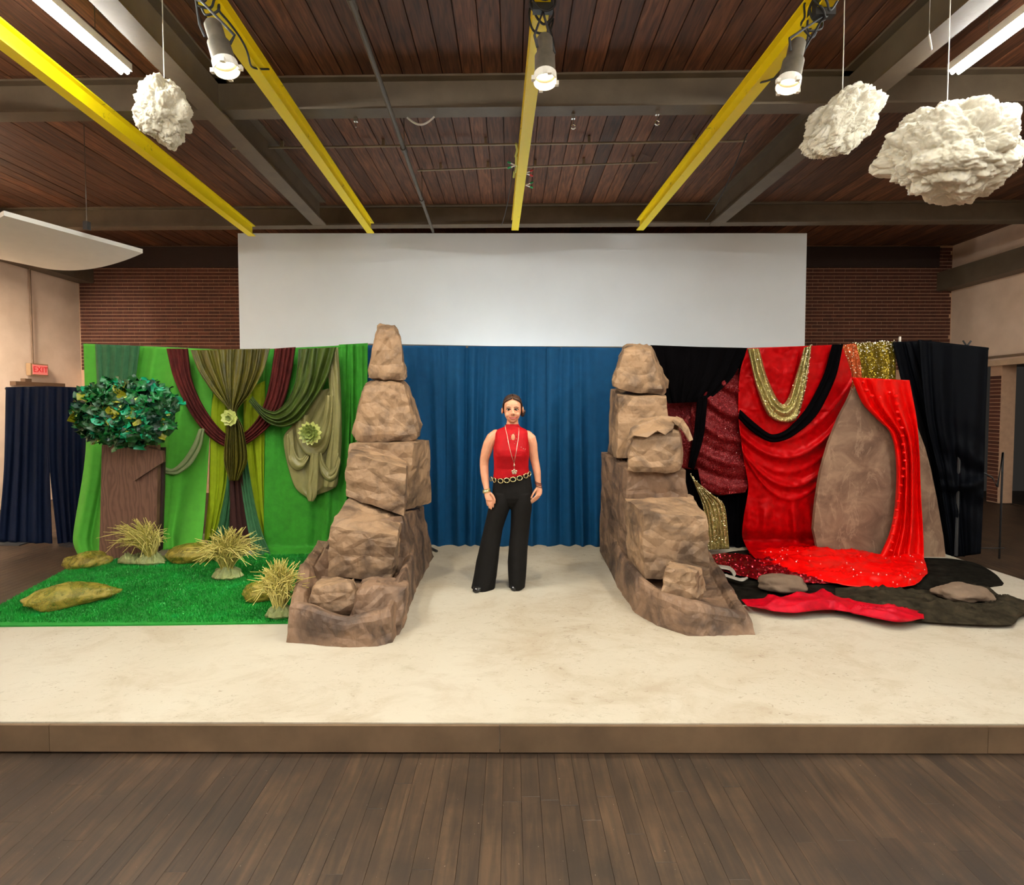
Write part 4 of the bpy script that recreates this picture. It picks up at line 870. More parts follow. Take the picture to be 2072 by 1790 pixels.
block(R, [(1350, 1148), (1406, 1160), (1408, 1220), (1338, 1202)], [(1354, 1137), (1420, 1150), (1429, 1192), (1350, 1180)], (3.72, 3.70), (3.95, 3.92), pp, 14, .010, 9, 11, 3, label='small paper rock leaning in the base of the shorter tower before the square box', cat='rock', group=G2)
tb = thing(R, P(1320, 954, 4.5), 'paper box with folded flap at mid height of the shorter tower', 'rock', G2)
block('body', [(1282, 880), (1374, 878), (1378, 953), (1267, 953)], [(1300, 849), (1368, 846), (1376, 930), (1280, 930)], (4.45, 4.42), (4.85, 4.85), pp, 15, .012, 7, 12, 4, .04, parent=tb)
cloth('flap', [(1340, 845), (1300, 850), (1282, 872), (1270, 893)], [(1372, 846), (1382, 856), (1392, 872), (1400, 892)], lambda u, v: 4.60-.18*math.sin(math.pi*min(1, v*1.2))*math.sin(math.pi*u)-.05, 10, 10, pp, lambda u, v, px, py: .02*N3(px*.1, py*.1, 3), parent=tb, thick=.006) if False else None
V = [P(1368, 843, 4.62), P(1380, 848, 4.60), P(1392, 866, 4.55), P(1401, 890, 4.50), P(1394, 893, 4.48), P(1384, 876, 4.46), P(1372, 862, 4.44), P(1360, 850, 4.5)]
fo_ = mk('flap', V, [(0, 1, 6, 7), (1, 2, 5, 6), (2, 3, 4, 5)], pp, tb); sm = fo_.modifiers.new('t', 'SOLIDIFY'); sm.thickness = .008
V = [P(1300, 848, 4.62), P(1340, 842, 4.6), P(1368, 845, 4.6), P(1362, 868, 4.41), P(1345, 880, 4.38), P(1330, 872, 4.38), P(1310, 885, 4.38), P(1283, 882, 4.40), P(1270, 892, 4.42), P(1276, 868, 4.5)]
fo_ = mk('folded_top', V, [(0, 1, 2, 3, 5, 7, 9), (3, 4, 5), (5, 6, 7), (7, 8, 9)], pp, tb); sm = fo_.modifiers.new('t', 'SOLIDIFY'); sm.thickness = .008
block(R, [(1253, 802), (1350, 806), (1350, 926), (1250, 926)], [(1236, 788), (1338, 792), (1332, 905), (1230, 912)], (4.80, 4.78), (5.25, 5.25), pp, 16, .009, 6, 13, 1, .01, label='upright paper box under the top rock of the shorter tower', cat='rock', group=G2)
block(R, [(1264, 708), (1314, 708), (1345, 803), (1238, 784)], [(1262, 700), (1316, 699), (1357, 780), (1242, 768)], (4.84, 4.82), (5.25, 5.25), pp, 17, .014, 8, 13, 5, .03, label='bell-shaped crumpled paper rock topping the shorter tower', cat='rock', group=G2)

# ---------------------------------------------------------------- soft rocks
def lump(name, px0, px1, py0, py1, mat, seed, zb, amp=.25, point=0.0, rough=0.0, parent=None, tilt=0.0, **k):
    """pebble-like body resting on the floor: photo box -> ellipsoid on the ground"""
    c = PZ((px0+px1)/2, py1-(py1-py0)*.30, zb); s = c.y/F
    rx = (px1-px0)/2*s; h = max(.03, ((py1-py0)*.62)*s); ry = min(rx*.8, max(.08, (py1-py0)*s*.75))
    bm = bmesh.new(); bmesh.ops.create_icosphere(bm, subdivisions=4, radius=1)
    V = []
    for v in bm.verts:
        d = v.co.copy(); r = 1+amp*noise.noise(d*1.6+Vector((seed*3.3, 0, seed)))+amp*.4*noise.noise(d*4+Vector((seed, 0, 0)))+rough*noise.noise(d*12)
        d *= r; x = d.x*rx; 
        if point: x += point*rx*max(0, d.x)**3*.35; d.y *= 1-point*.75*max(0, d.x); d.z *= 1-point*.55*max(0, d.x)
        V.append(c+Vector((x, d.y*ry+tilt*x, max(-.001, (d.z+.55)*h*.65))))
    Fc = [tuple(x.index for x in f.verts) for f in bm.faces]; bm.free()
    return mk(name, V, Fc, mat, parent, smooth=True, **k)
def meshcloth():
    t = MT('olive mesh'); c = t.ramp(t.noise(11, 6, dist=1.5), [(0.3, srgb(112, 104, 22)), (0.55, srgb(150, 134, 44)), (0.75, srgb(180, 160, 76))]); t.col(c); t.set(Roughness=0.5)
    t.l(t.bump(t.noise(90, 3), 0.5, 0.01), t.b.inputs['Normal'])
    tr = t.n('ShaderNodeBsdfTransparent'); ms = t.n('ShaderNodeMixShader')
    f = t.ramp(t.noise(8, 4, dist=2), [(0.35, (.6, .6, .6)), (0.62, (0.12, 0.12, 0.12))])
    out = t.t.nodes['Material Output']; t.l(f, ms.inputs[0]); t.l(t.b.outputs[0], ms.inputs[1]); t.l(tr.outputs[0], ms.inputs[2]); t.l(ms.outputs[0], out.inputs[0]); return t.m
M['mesh'] = meshcloth()
GM = 'olive mesh rocks on the turf'
zt = ST+.022
lump('mesh_rock', 84, 206, 1174, 1238, M['mesh'], 2, zt, .2, .6, .05, tilt=.35, label='long pointed olive mesh rock alone at the front of the turf', cat='soft rock', group=GM)
lump('mesh_rock', 140, 212, 1114, 1160, M['mesh'], 3, zt-.02, .25, .1, .05, tilt=.2, label='olive mesh rock at the foot of the trunk board, by the turf corner', cat='soft rock', group=GM)
lump('mesh_rock', 338, 444, 1096, 1146, M['mesh'], 4, zt, .2, .1, .05, label='olive mesh rock between two straw grass tufts at the back of the turf', cat='soft rock', group=GM)
lump('mesh_rock', 492, 566, 1172, 1226, M['mesh'], 5, zt, .2, .0, .05, label='olive mesh rock beside the straw grass tuft nearest the paper base', cat='soft rock', group=GM)
M['softrock'] = fabric('grey fleece', srgb(122, 102, 84), 0.85, 0.15, 0.3, 0.3)
lump('fleece_rock', 1536, 1632, 1158, 1204, M['softrock'], 6, zf+.04, .2, .0, .02, label='grey brown fleece rock by the dark red sequin floor cloth', cat='soft rock', group='grey fleece rocks')
lump('fleece_rock', 1892, 1998, 1178, 1222, M['softrock'], 7, zf+.05, .28, .0, .02, label='grey brown fleece rock with dents near the stage side', cat='soft rock', group='grey fleece rocks')

# ---------------------------------------------------------------- turf
def inpoly(x, y, pl):
    r = False; j = len(pl)-1
    for i in range(len(pl)):
        if (pl[i].y > y) != (pl[j].y > y) and x < (pl[j].x-pl[i].x)*(y-pl[i].y)/(pl[j].y-pl[i].y)+pl[i].x: r = not r
        j = i
    return r
pl = [PZ(-68, 1269, ST), PZ(300, 1266, ST), PZ(592, 1262, ST), PZ(700, 1240, ST), PZ(705, 1122, ST), PZ(400, 1128, ST), PZ(240, 1132, ST), PZ(140, 1151, ST), PZ(0, 1227, ST)]
t = thing('turf_mat', (pl[0]+pl[4])/2, 'sheet of bright green artificial turf lying on the stage', 'turf')
n = len(pl); za = ST+.012
mk('backing', [(p.x, p.y, ST+.001) for p in pl]+[(p.x, p.y, za) for p in pl], [tuple(range(n-1, -1, -1)), tuple(range(n, 2*n))]+[(i, (i+1) % n, n+(i+1) % n, n+i) for i in range(n)], simple('turf backing', srgb(2, 120, 26), 0.9), t)
rs = np.random.RandomState(5); V = []; Fc = []
NB = 52000
xs = rs.uniform(-4.4, -1.4, NB*2); ys = rs.uniform(3.7, 5.5, NB*2)
for x, y in zip(xs, ys):
    if not inpoly(x, y, pl): continue
    a = rs.uniform(0, 6.283); l = rs.uniform(.010, .020); wd = .0028; tx, ty = rs.uniform(-.010, .010, 2)
    dx, dy = math.cos(a)*wd, math.sin(a)*wd; k = len(V)
    V += [(x-dx, y-dy, za), (x+dx, y+dy, za), (x+tx, y+ty, za+l)]; Fc.append((k, k+1, k+2))
tm = MT('turf blades'); tm.col(tm.ramp(tm.noise(3.5, 8), [(0.3, srgb(0, 98, 18)), (0.6, srgb(0, 140, 38)), (0.8, srgb(6, 172, 84))])); tm.set(Roughness=0.5)
mk('blades', V, Fc, tm.m, t, kind='stuff')

# ---------------------------------------------------------------- foliage tree
def bark():
    t = MT('brown wood grain paper'); wv = t.n('ShaderNodeTexWave'); wv.wave_type = 'BANDS'; wv.bands_direction = 'X'
    wv.inputs['Scale'].default_value = 7; wv.inputs['Distortion'].default_value = 16; wv.inputs['Detail'].default_value = 3; wv.inputs['Detail Scale'].default_value = 1.2
    t.l(t.mapped((1, 1, .28)), wv.inputs['Vector'])
    t.col(t.ramp(wv.outputs['Fac'], [(0.0, srgb(84, 56, 44)), (0.35, srgb(98, 68, 54)), (1.0, srgb(106, 76, 60))])); t.set(Roughness=0.6)
    t.l(t.bump(wv.outputs['Fac'], .12, .004), t.b.inputs['Normal']); return t.m
M['bark'] = bark()
YT = 5.30
tt = thing('foliage_tree', PZ(258, 1136, ST), 'prop tree with a wood-grain trunk board and a crown of crumpled green leaves', 'prop tree')
flatpoly('trunk_board', [(206, 900), (318, 900), (319, 960), (317, 1050), (314, 1118), (304, 1132), (200, 1133), (203, 1040)][::-1], YT, .05, M['bark'], tt)
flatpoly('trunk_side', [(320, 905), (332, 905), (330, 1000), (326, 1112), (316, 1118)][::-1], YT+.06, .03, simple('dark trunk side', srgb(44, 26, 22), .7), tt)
flatpoly('branch_board', [(259, 952), (300, 905), (329, 912), (331, 934), (271, 973)][::-1], YT-.035, .03, M['bark'], tt)
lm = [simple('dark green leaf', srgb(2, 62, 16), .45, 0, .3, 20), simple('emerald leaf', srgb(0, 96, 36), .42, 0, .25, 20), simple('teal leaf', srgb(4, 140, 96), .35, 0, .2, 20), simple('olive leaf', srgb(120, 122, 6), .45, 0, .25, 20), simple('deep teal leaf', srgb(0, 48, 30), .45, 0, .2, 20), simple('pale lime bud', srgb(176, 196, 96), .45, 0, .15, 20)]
random.seed(21)
def leafmesh(r, seed, n=16):
    V = [(0, 0, .25*r)]; Fc = []
    for ring, rr in ((0, .55), (1, 1.0)):
        for i in range(n):
            a = 2*math.pi*i/n; q = r*rr*(1+.16*math.sin(a*3+seed)*ring+.1*math.sin(a*7+seed)*ring)
            V.append((q*math.cos(a), q*math.sin(a)*.8, .40*r*math.sin(a*2+seed)*rr+.22*r*math.sin(a*5+seed*2)*rr+(.16*r*math.sin(a*8+seed) if ring else -.1*r)))
    for i in range(n): Fc += [(0, 1+i, 1+(i+1) % n), (1+i, 1+n+i, 1+n+(i+1) % n, 1+(i+1) % n)]
    return V, Fc
leaves = []
for k in range(4):
    for mi in range(6):
        V, Fc = leafmesh((.060 if mi < 5 else .022)*(0.8+.16*k), k*1.7)
        me = bpy.data.meshes.new('leaf'); me.from_pydata(V, [], Fc); me.materials.append(lm[mi]); me.polygons.foreach_set('use_smooth', [True]*len(me.polygons)); leaves.append(me)
cc = P(264, 833, 5.14); RX, RY, RZ = .49, .22, .325
tloc = wloc(tt)
core = bmesh.new(); bmesh.ops.create_icosphere(core, subdivisions=4, radius=1)
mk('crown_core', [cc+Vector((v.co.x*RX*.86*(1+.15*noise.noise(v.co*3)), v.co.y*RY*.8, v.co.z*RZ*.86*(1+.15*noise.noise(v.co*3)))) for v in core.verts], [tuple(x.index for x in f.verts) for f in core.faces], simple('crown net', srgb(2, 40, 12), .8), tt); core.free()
rest = MB()
def crown_pt():
    while True:
        a = U(0, 2*math.pi); s = math.sqrt(rnd()); x, z = s*math.cos(a), s*math.sin(a)
        e = 1-x*x-z*z
        return x, -math.sqrt(max(0, e)), z
def superel(x, z):   # fuller corners than an ellipse
    q = (abs(x)**2.6+abs(z)**2.6)**(1/2.6); r = math.hypot(x, z); return (r/q if q > 1e-6 else 1)
for k in range(300):
    x, y, z = crown_pt(); f = superel(x, z)*(1+.04*N3(x*3, z*3, 4))
    p = cc+Vector((x*RX*f, y*RY-.02+U(-.02, .02), z*RZ*f))
    u_ = (x, z); w_ = rnd()
    mi = 0 if w_ < .42 else 1 if w_ < .60 else 4 if w_ < .78 else 2 if w_ < .89 else 3 if w_ < .94 else 5
    o = bpy.data.objects.new('leaf', leaves[random.randrange(4)*6+mi]); COL.objects.link(o); o.parent = tt; o.location = p-tloc
    nrm = Vector((x*.8+U(-.5, .5), y-.3+U(-.3, .3), z*.8+.25+U(-.5, .5))).normalized()
    o.rotation_euler = (nrm.to_track_quat('Z', 'Y').to_matrix() @ Matrix.Rotation(U(0, 6.28), 3, 'Z')).to_euler()
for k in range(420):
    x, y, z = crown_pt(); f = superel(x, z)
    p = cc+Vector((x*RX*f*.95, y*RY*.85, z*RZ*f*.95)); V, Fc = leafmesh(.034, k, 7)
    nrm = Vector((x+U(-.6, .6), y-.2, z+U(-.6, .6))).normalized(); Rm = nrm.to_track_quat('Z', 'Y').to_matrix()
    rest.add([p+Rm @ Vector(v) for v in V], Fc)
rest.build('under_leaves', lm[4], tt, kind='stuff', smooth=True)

# ---------------------------------------------------------------- straw grass tufts
M['straw'] = simple('straw raffia', srgb(196, 184, 104), .6, 0, .2, 30)
M['straw2'] = simple('greenish raffia', srgb(150, 144, 62), .6, 0, .2, 30)
M['wrap'] = simple('pale green wrap', srgb(128, 136, 84), .7, 0, .35, 14, .3)
def tuft(px, py, hpx, spread, lean_, nblade, seed, lab, wrapw):
    random.seed(seed); g = PZ(px, py, zt-.006); s = g.y/F; H = hpx*s
    t = thing('straw_tuft', g, lab, 'grass tuft', 'straw grass tufts on the turf')
    for m_, cnt in ((M['straw'], nblade), (M['straw2'], nblade//2)):
        mb = MB()
        for k in range(cnt):
            a = U(0, 2*math.pi); q = U(.1, 1); h = H*U(.62, 1.08); b = g+Vector((U(-.03, .03), U(-.03, .03), .02))
            ox = math.cos(a)*spread*q*H+lean_*h*U(.6, 1.2); oy = math.sin(a)*spread*q*H*.6
            droop = U(.1, .75)*q*q*h; kx, ky = U(-.07, .07), U(-.07, .07); pts = []
            for i in range(6):
                f = i/5; pts.append(b+Vector((ox*f**2.1+kx*f*math.sin(f*4), oy*f**2.1+ky*f*math.sin(f*4), h*(f-.08*f*f)-droop*f**5)))
            mb.tube(pts, [.0038, .0040, .0040, .0038, .0034, .002], 4)
        mb.build('blades' if m_ is M['straw'] else 'inner_blades', m_, t, kind='stuff')
    mb = MB(); n = 26; rings = []
    for (r, z) in ((wrapw*1.0, .0), (wrapw*1.15, .015), (wrapw*.95, .05), (wrapw*.5, .085), (wrapw*.42, .06), (wrapw*.2, .03)):
        rings.append([g+Vector((math.cos(2*math.pi*i/n)*r*(1+.4*N3(i*.7, seed, z*9)), math.sin(2*math.pi*i/n)*r*.7*(1+.3*N3(i*.7, seed+3, z*9)), max(0, z*(1+.9*N3(i*.9, z*30, seed+7))))) for i in range(n)])
    mb.loft(rings).build('wrap', M['wrap'], t)
tuft(306, 1139, 92, .62, -.34, 170, 31, 'straw grass tuft leaning left before the trunk board', .11)
tuft(460, 1168, 104, .72, .06, 250, 32, 'bushiest straw grass tuft before the dark brown trunk cloth', .115)
tuft(566, 1246, 118, .48, .02, 220, 33, 'straw grass tuft right beside the low paper base', .085)
floorcloth('green_cloth_scrap', [(238, 1132), (285, 1126), (334, 1124)], [(238, 1140), (285, 1143), (334, 1140)], 60, 14, M['wrap'], ST+.02, .07, 88, 14, ridge=.03, label='pale green crumpled cloth strip along the foot of the trunk board', cat='cloth scrap')
# ---------------------------------------------------------------- succulent flowers
M['petal'] = simple('pale green petal', srgb(198, 206, 120), .5, 0, .12, 30)
M['petal2'] = simple('sage petal', srgb(118, 134, 62), .5, 0, .15, 30)
def flower(px, py, Y, rpx, lab, rows, seed):
    random.seed(seed); c = P(px, py, Y); R0 = rpx*Y/F; t = thing('succulent_flower', c, lab, 'flower', 'pale succulent flowers')
    for j, (cnt, rr, op, mt) in enumerate(rows):
        for k in range(cnt):
            a = 2*math.pi*(k+.5*(j % 2))/cnt+U(-.08, .08); r = R0*rr; wd = r*(.40 if cnt < 10 else .25)
            d = Vector((math.cos(a), 0, math.sin(a))); sd = Vector((-math.sin(a), 0, math.cos(a))); f = Vector((0, -1, 0))
            def pt(u, v): return c+d*(u*r*math.cos(op))+f*(u*r*math.sin(op)*.9+.008*(3-j)*0+j*.008)+sd*(v*wd)
            V = [pt(.1, -.3), pt(.1, .3), pt(.55, -1)+f*.004, pt(.55, 0)-f*.006, pt(.55, 1)+f*.004, pt(.85, -.6), pt(.85, .6), pt(1.02, 0)+f*.006]
            o = mk('petal', V, [(0, 3, 2), (0, 1, 3), (1, 4, 3), (2, 3, 5), (3, 4, 6), (3, 7, 5), (3, 6, 7)], mt, t)
            sm = o.modifiers.new('t', 'SOLIDIFY'); sm.thickness = .004
flower(466, 845, 5.40, 18, 'small pale succulent flower on the tied olive velvet drape', [(9, 1.0, .25, M['petal']), (7, .75, .6, M['petal']), (5, .5, .95, M['petal2'])], 1)
flower(629, 876, 5.38, 25, 'larger green succulent flower with pale tips on the sage satin swag', [(14, 1.0, .2, M['petal']), (12, .84, .45, M['petal2']), (9, .64, .7, M['petal2']), (6, .42, 1.0, M['petal2'])], 2)

# ---------------------------------------------------------------- fibre clouds
def fibre():
    t = MT('polyester fibre'); c = t.ramp(t.noise(7, 6), [(0.3, srgb(186, 178, 156)), (0.7, srgb(208, 201, 182))]); t.col(c); t.set(Roughness=0.9)
    t.b.inputs['Specular IOR Level'].default_value = .1; t.b.inputs['Sheen Weight'].default_value = .3
    t.b.inputs['Subsurface Weight'].default_value = .5; t.b.inputs['Subsurface Radius'].default_value = (.04, .036, .03); t.b.inputs['Subsurface Scale'].default_value = .6
    nr = t.bump(t.noise(20, 8, rough=.75), .35, .03); t.l(nr, t.b.inputs['Normal']); return t.m
M['fibre'] = fibre()
def billow(d, seed):
    h = 0; a = 1; f = 1.7
    for _ in range(6): h += a*(abs(noise.noise(d*f+Vector((seed*5.1, seed, 0))))*2-.5); a *= .50; f *= 2.1
    return h
def cloud(px, py, Y, wpx, hpx, rot, seed, lab, sx, depth=.8, line_px=None, sub=7):
    c = P(px, py, Y); s = Y/F; rx, rz = wpx/2*s*.86, hpx/2*s*.86; ry = min(rx, rz)*depth
    t = thing('fibre_cloud', c, lab, 'cloud prop', 'hanging fibre clouds')
    bm = bmesh.new(); bmesh.ops.create_icosphere(bm, subdivisions=sub, radius=1); V = []
    ca, sa = math.cos(rot), math.sin(rot); rs_ = random.Random(seed)
    for v in bm.verts:
        d = v.co.normalized(); q = 1+.20*noise.noise(d*1.3+Vector((seed*2.2, 0, 0)))+.17*billow(d, seed)+.006*rs_.uniform(-1, 1)
        x, y, z = d.x*q*rx, d.y*q*ry, d.z*q*rz; V.append(c+Vector((x*ca-z*sa, y, x*sa+z*ca)))
    Fc = [tuple(x.index for x in f.verts) for f in bm.faces]; bm.free()
    mk('body', V, Fc, M['fibre'], t, smooth=True)
    top = P(line_px[0], line_px[1], Y)
    MB().tube([top+Vector((0, 0, -.10)), Vector((top.x, top.y, ZC))], .0035, 6).build('line', M['white_plastic'], t)
cloud(328, 225, 3.85, 122, 150, .12, 1, 'small tall white fibre cloud hanging beside the lit fluorescent batten', 0, .8, (332, 155))
cloud(1702, 249, 3.9, 200, 112, .80, 2, 'slanted slim white fibre cloud hanging next to the bigger cloud', 0, .8, (1705, 180))
cloud(1930, 308, 3.55, 290, 214, .10, 3, 'biggest round white fibre cloud hanging in the upper corner', 0, .75, (1917, 200))

# ---------------------------------------------------------------- dim things beyond the right end
g = PZ(2022, 1130, 0); X0 = P(2012, 960, g.y)
t = thing('curved_stand', g, 'thin black stand with a curved top beside the outer black drape', 'stand')
MB().tube([g+Vector((0, 0, .0)), Vector((g.x, g.y, 1.2)), P(2018, 985, g.y), P(2008, 966, g.y), P(1990, 956, g.y)], .010, 8).build('pole', M['black_metal'], t, smooth=True)
MB().tube([g+Vector((-.25, 0, .12)), g+Vector((.05, 0, .12))], .008, 6).build('foot_bar', M['black_metal'], t)
g = Vector((8.9, 8.35, 0))
t = thing('folding_chair', g, 'dim dark chair with a pale cushion in the alcove beyond the black drape', 'chair')
MB().box(g+Vector((0, 0, .52)), (.5, .5, .10)).build('cushion', simple('pale cushion', srgb(120, 104, 84), .8), t)
MB().box(g+Vector((.2, .22, .80)), (.45, .05, .42)).build('backrest', simple('dim brown back', srgb(50, 38, 30), .8), t)
for sx_ in (-.2, .2):
    for sy_ in (-.2, .2): MB().box(g+Vector((sx_, sy_, .235)), (.04, .04, .47)).build('leg', M['black_metal'], t)
g = Vector((9.45, 8.75, 0)); t = thing('coat_stand', g, 'dim post with dark coat in the alcove beside the brick pier', 'coat stand')
MB().tube([g, g+Vector((0, 0, 1.75))], .025, 8).build('post', M['riser'], t)
MB().lathe([(.02, 1.7), (.14, 1.55), (.20, 1.2), (.24, .75), (.05, .75)], Matrix.Translation(g), 14).build('coat', simple('brown coat', srgb(24, 18, 14), .9), t, smooth=True)
MB().box(g, (.4, .4, .04)).build('foot', M['black_metal'], t)
# ---------------------------------------------------------------- the standing woman
YP = 4.45; MPX = YP/F
def Q(px, py, dy=0.0): 
    p = P(px, py, YP); return Vector((p.x, YP+dy, p.z))
def ring(px, py, hw, dp, dy=0.0, n=28, sq=2.3, tilt=0.0):
    """level elliptic ring: centre in photo, half width in photo px, half depth in metres"""
    out = []
    for k in range(n):
        a = 2*math.pi*k/n; c, s = math.cos(a), math.sin(a)
        x = hw*MPX*math.copysign(abs(c)**(2/sq), c); y = dp*math.copysign(abs(s)**(2/sq), s)
        q = Q(px, py, dy); out.append(Vector((q.x+x, q.y+y, q.z+tilt*x)))
    return out
def remeshed(mb, name, vox, smooth_it, mat, parent=None, **k):
    o = mb.build(name+'_src', mat)
    r = o.modifiers.new('r', 'REMESH'); r.mode = 'VOXEL'; r.voxel_size = vox; r.use_smooth_shade = True
    if smooth_it: s = o.modifiers.new('s', 'SMOOTH'); s.iterations = smooth_it; s.factor = .5
    dg = bpy.context.evaluated_depsgraph_get(); me = bpy.data.meshes.new_from_object(o.evaluated_get(dg)); lo = o.location.copy()
    bpy.data.objects.remove(o)
    n = len(me.vertices); co = np.empty(n*3); me.vertices.foreach_get('co', co); co = co.reshape(-1, 3)+np.array(lo)
    Fc = [tuple(p.vertices) for p in me.polygons]; bpy.data.meshes.remove(me)
    return mk(name, co, Fc, mat, parent, smooth=True, **k)
def taper(mb, pts, n=14):
    mb.tube([Q(x, y, d) for x, y, r, d in pts], [r*MPX for x, y, r, d in pts], n)
    for x, y, r, d in (pts[0], pts[-1]):
        bm = bmesh.new(); bmesh.ops.create_icosphere(bm, subdivisions=2, radius=r*MPX*.98)
        mb.add([Q(x, y, d)+v.co for v in bm.verts], [tuple(v.index for v in f.verts) for f in bm.faces]); bm.free()
def ball(mb, c, rx, ry, rz, sub=2):
    bm = bmesh.new(); bmesh.ops.create_icosphere(bm, subdivisions=sub, radius=1)
    mb.add([Vector(c)+Vector((v.co.x*rx, v.co.y*ry, v.co.z*rz)) for v in bm.verts], [tuple(v.index for v in f.verts) for f in bm.faces]); bm.free()
def skinmat():
    t = MT('skin'); t.col(t.ramp(t.noise(18, 4), [(0.3, srgb(196, 136, 104)), (0.7, srgb(208, 150, 118))])); t.set(Roughness=0.5)
    t.b.inputs['Subsurface Weight'].default_value = .12; t.b.inputs['Subsurface Radius'].default_value = (.01, .004, .002); t.b.inputs['Subsurface Scale'].default_value = .6
    return t.m
M['skin'] = skinmat()
HX = 1037
HEAD = [(801, 4, .030, .02), (803.5, 9, .055, .018), (807, 12.6, .072, .014), (812, 15.2, .086, .008), (818, 16.6, .094, .002), (825, 17.0, .096, 0), (832, 16.9, .095, -.004), (838, 16.0, .090, -.010), (843, 14.4, .080, -.017), (847.5, 11.8, .066, -.026), (851, 8.6, .048, -.036), (853.5, 4.5, .026, -.046)]
def headsurf(px, py):
    for a, b in zip(HEAD, HEAD[1:]):
        if a[0] <= py <= b[0]:
            t = (py-a[0])/(b[0]-a[0]); hw = a[1]+(b[1]-a[1])*t; dp = a[2]+(b[2]-a[2])*t; dy = a[3]+(b[3]-a[3])*t
            u = min(.98, abs(px-HX)/hw); return dy-dp*(1-u**2.2)**(1/2.2)
    return -.09
body = MB()
body.loft([ring(HX, y, hw, dp, dy, sq=2.2) for y, hw, dp, dy in HEAD])
body.loft([ring(1037, 842, 11, .052, .02), ring(1037, 853, 11.6, .052, .018), ring(1036.5, 862, 13.2, .056, .015), ring(1036, 868, 20, .062, .015), ring(1036, 874, 30, .07, .01)])
TORSO = [(862.5, 1036.5, 15, .060, .012, 0), (866, 1036, 22, .064, .010, 0), (869.5, 1035.5, 30, .070, .006, 0), (875, 1035, 34.5, .080, .002, 0), (884, 1035, 34.5, .094, -.002, 0), (896, 1035, 33.6, .112, -.006, 0), (908, 1034.5, 34.8, .130, -.012, 0), (920, 1034.5, 35, .132, -.012, 0), (932, 1034.5, 33.8, .118, -.006, 0), (946, 1034.5, 33.8, .110, 0, .1), (958, 1035, 35, .112, 0, .13), (967, 1035.5, 36.5, .116, 0, .15)]
body.loft([ring(x, y, hw-1.5, dp-.006, dy) for y, x, hw, dp, dy, tl in TORSO]+[ring(1036, 985, 34, .10), ring(1036.5, 1005, 30, .08), ring(1036, 1016, 18, .05)])
# face
for sx in (-1, 1):
    ball(body, Q(HX+sx*8.2, 838.5, headsurf(HX+sx*8.2, 838.5)+.020), .028, .024, .026)         # cheeks
    ball(body, Q(HX+sx*21.0, 829.5-(.5 if sx > 0 else -1.5), .01), .008, .022, .030)            # ears
    ball(body, Q(HX+sx*6.4, 823.6, headsurf(HX+sx*7.0, 823.6)+.016), .030, .018, .014)         # brow ridge
nx = 1038
body.tube([Q(nx-.6, 826.5, headsurf(HX, 826.5)+.004), Q(nx, 832, headsurf(HX, 832)-.010), Q(nx+.4, 836.2, headsurf(HX, 836)-.020), Q(nx+.2, 838.8, headsurf(HX, 838)-.008)], [.007, .009, .0125, .008], 10)
for sx in (-1, 1): ball(body, Q(nx+.3+sx*3.0, 837.2, headsurf(HX, 837)-.004), .0085, .010, .0075)
ball(body, Q(HX+.5, 850.8, headsurf(HX, 850.5)+.010), .020, .016, .013)                          # chin
# arms
taper(body, [(1003, 878, 10.0, .0), (996, 886, 12.2, .0), (989.5, 898, 12.0, .0), (984, 914, 10.8, .004), (980, 930, 9.3, .006), (979.6, 942, 9.0, .004), (980.6, 956, 8.6, -.016), (982.6, 972, 7.2, -.042), (985.4, 986, 5.6, -.066)])
taper(body, [(1067, 880, 10.0, .0), (1073.5, 887, 11.2, .0), (1077, 899, 10.4, .0), (1078.6, 914, 9.8, .006), (1081.2, 929, 8.9, .010), (1084.2, 942, 8.4, .006), (1086.8, 955, 7.7, -.004), (1088, 968, 6.6, -.014), (1089, 979, 5.4, -.020)])
# hands: palm, four fingers, thumb
def hand(palm, fingers, thumb):
    rings_ = [ring(x, y, hw, dp, dy, 16, 2.4) for x, y, hw, dp, dy in palm]; body.loft(rings_)
    for f in fingers+[thumb]:
        body.tube([Q(x, y, d) for x, y, r, d in f], [r*MPX for x, y, r, d in f], 10); ball(body, Q(f[-1][0], f[-1][1], f[-1][3]), f[-1][2]*MPX, f[-1][2]*MPX, f[-1][2]*MPX)
hand([(985.4, 985, 5.4, .020, -0.066), (986.6, 990, 6.2, .019, -0.075), (988.6, 996, 8.0, .018, -0.088), (990.8, 1003, 8.4, .017, -0.101), (992, 1007, 7.4, .014, -0.109)],
     [[(985.6, 1004, 2.0, -0.102), (986.4, 1011, 1.9, -0.106), (987.6, 1017.5, 1.6, -0.102)], [(989.6, 1006, 2.1, -0.106), (990.4, 1014, 2.0, -0.112), (991.2, 1022, 1.7, -0.108)], [(993.8, 1006, 2.1, -0.108), (994.6, 1015, 2.0, -0.115), (994.8, 1024, 1.7, -0.11)], [(997.6, 1004, 2.1, -0.108), (999.2, 1013, 1.9, -0.114), (999.0, 1020.5, 1.6, -0.108)]],
     [(993.6, 993, 2.6, -0.106), (999.0, 999, 2.4, -0.118), (1002.2, 1006, 2.1, -0.124), (1001.8, 1012, 1.7, -0.122)])
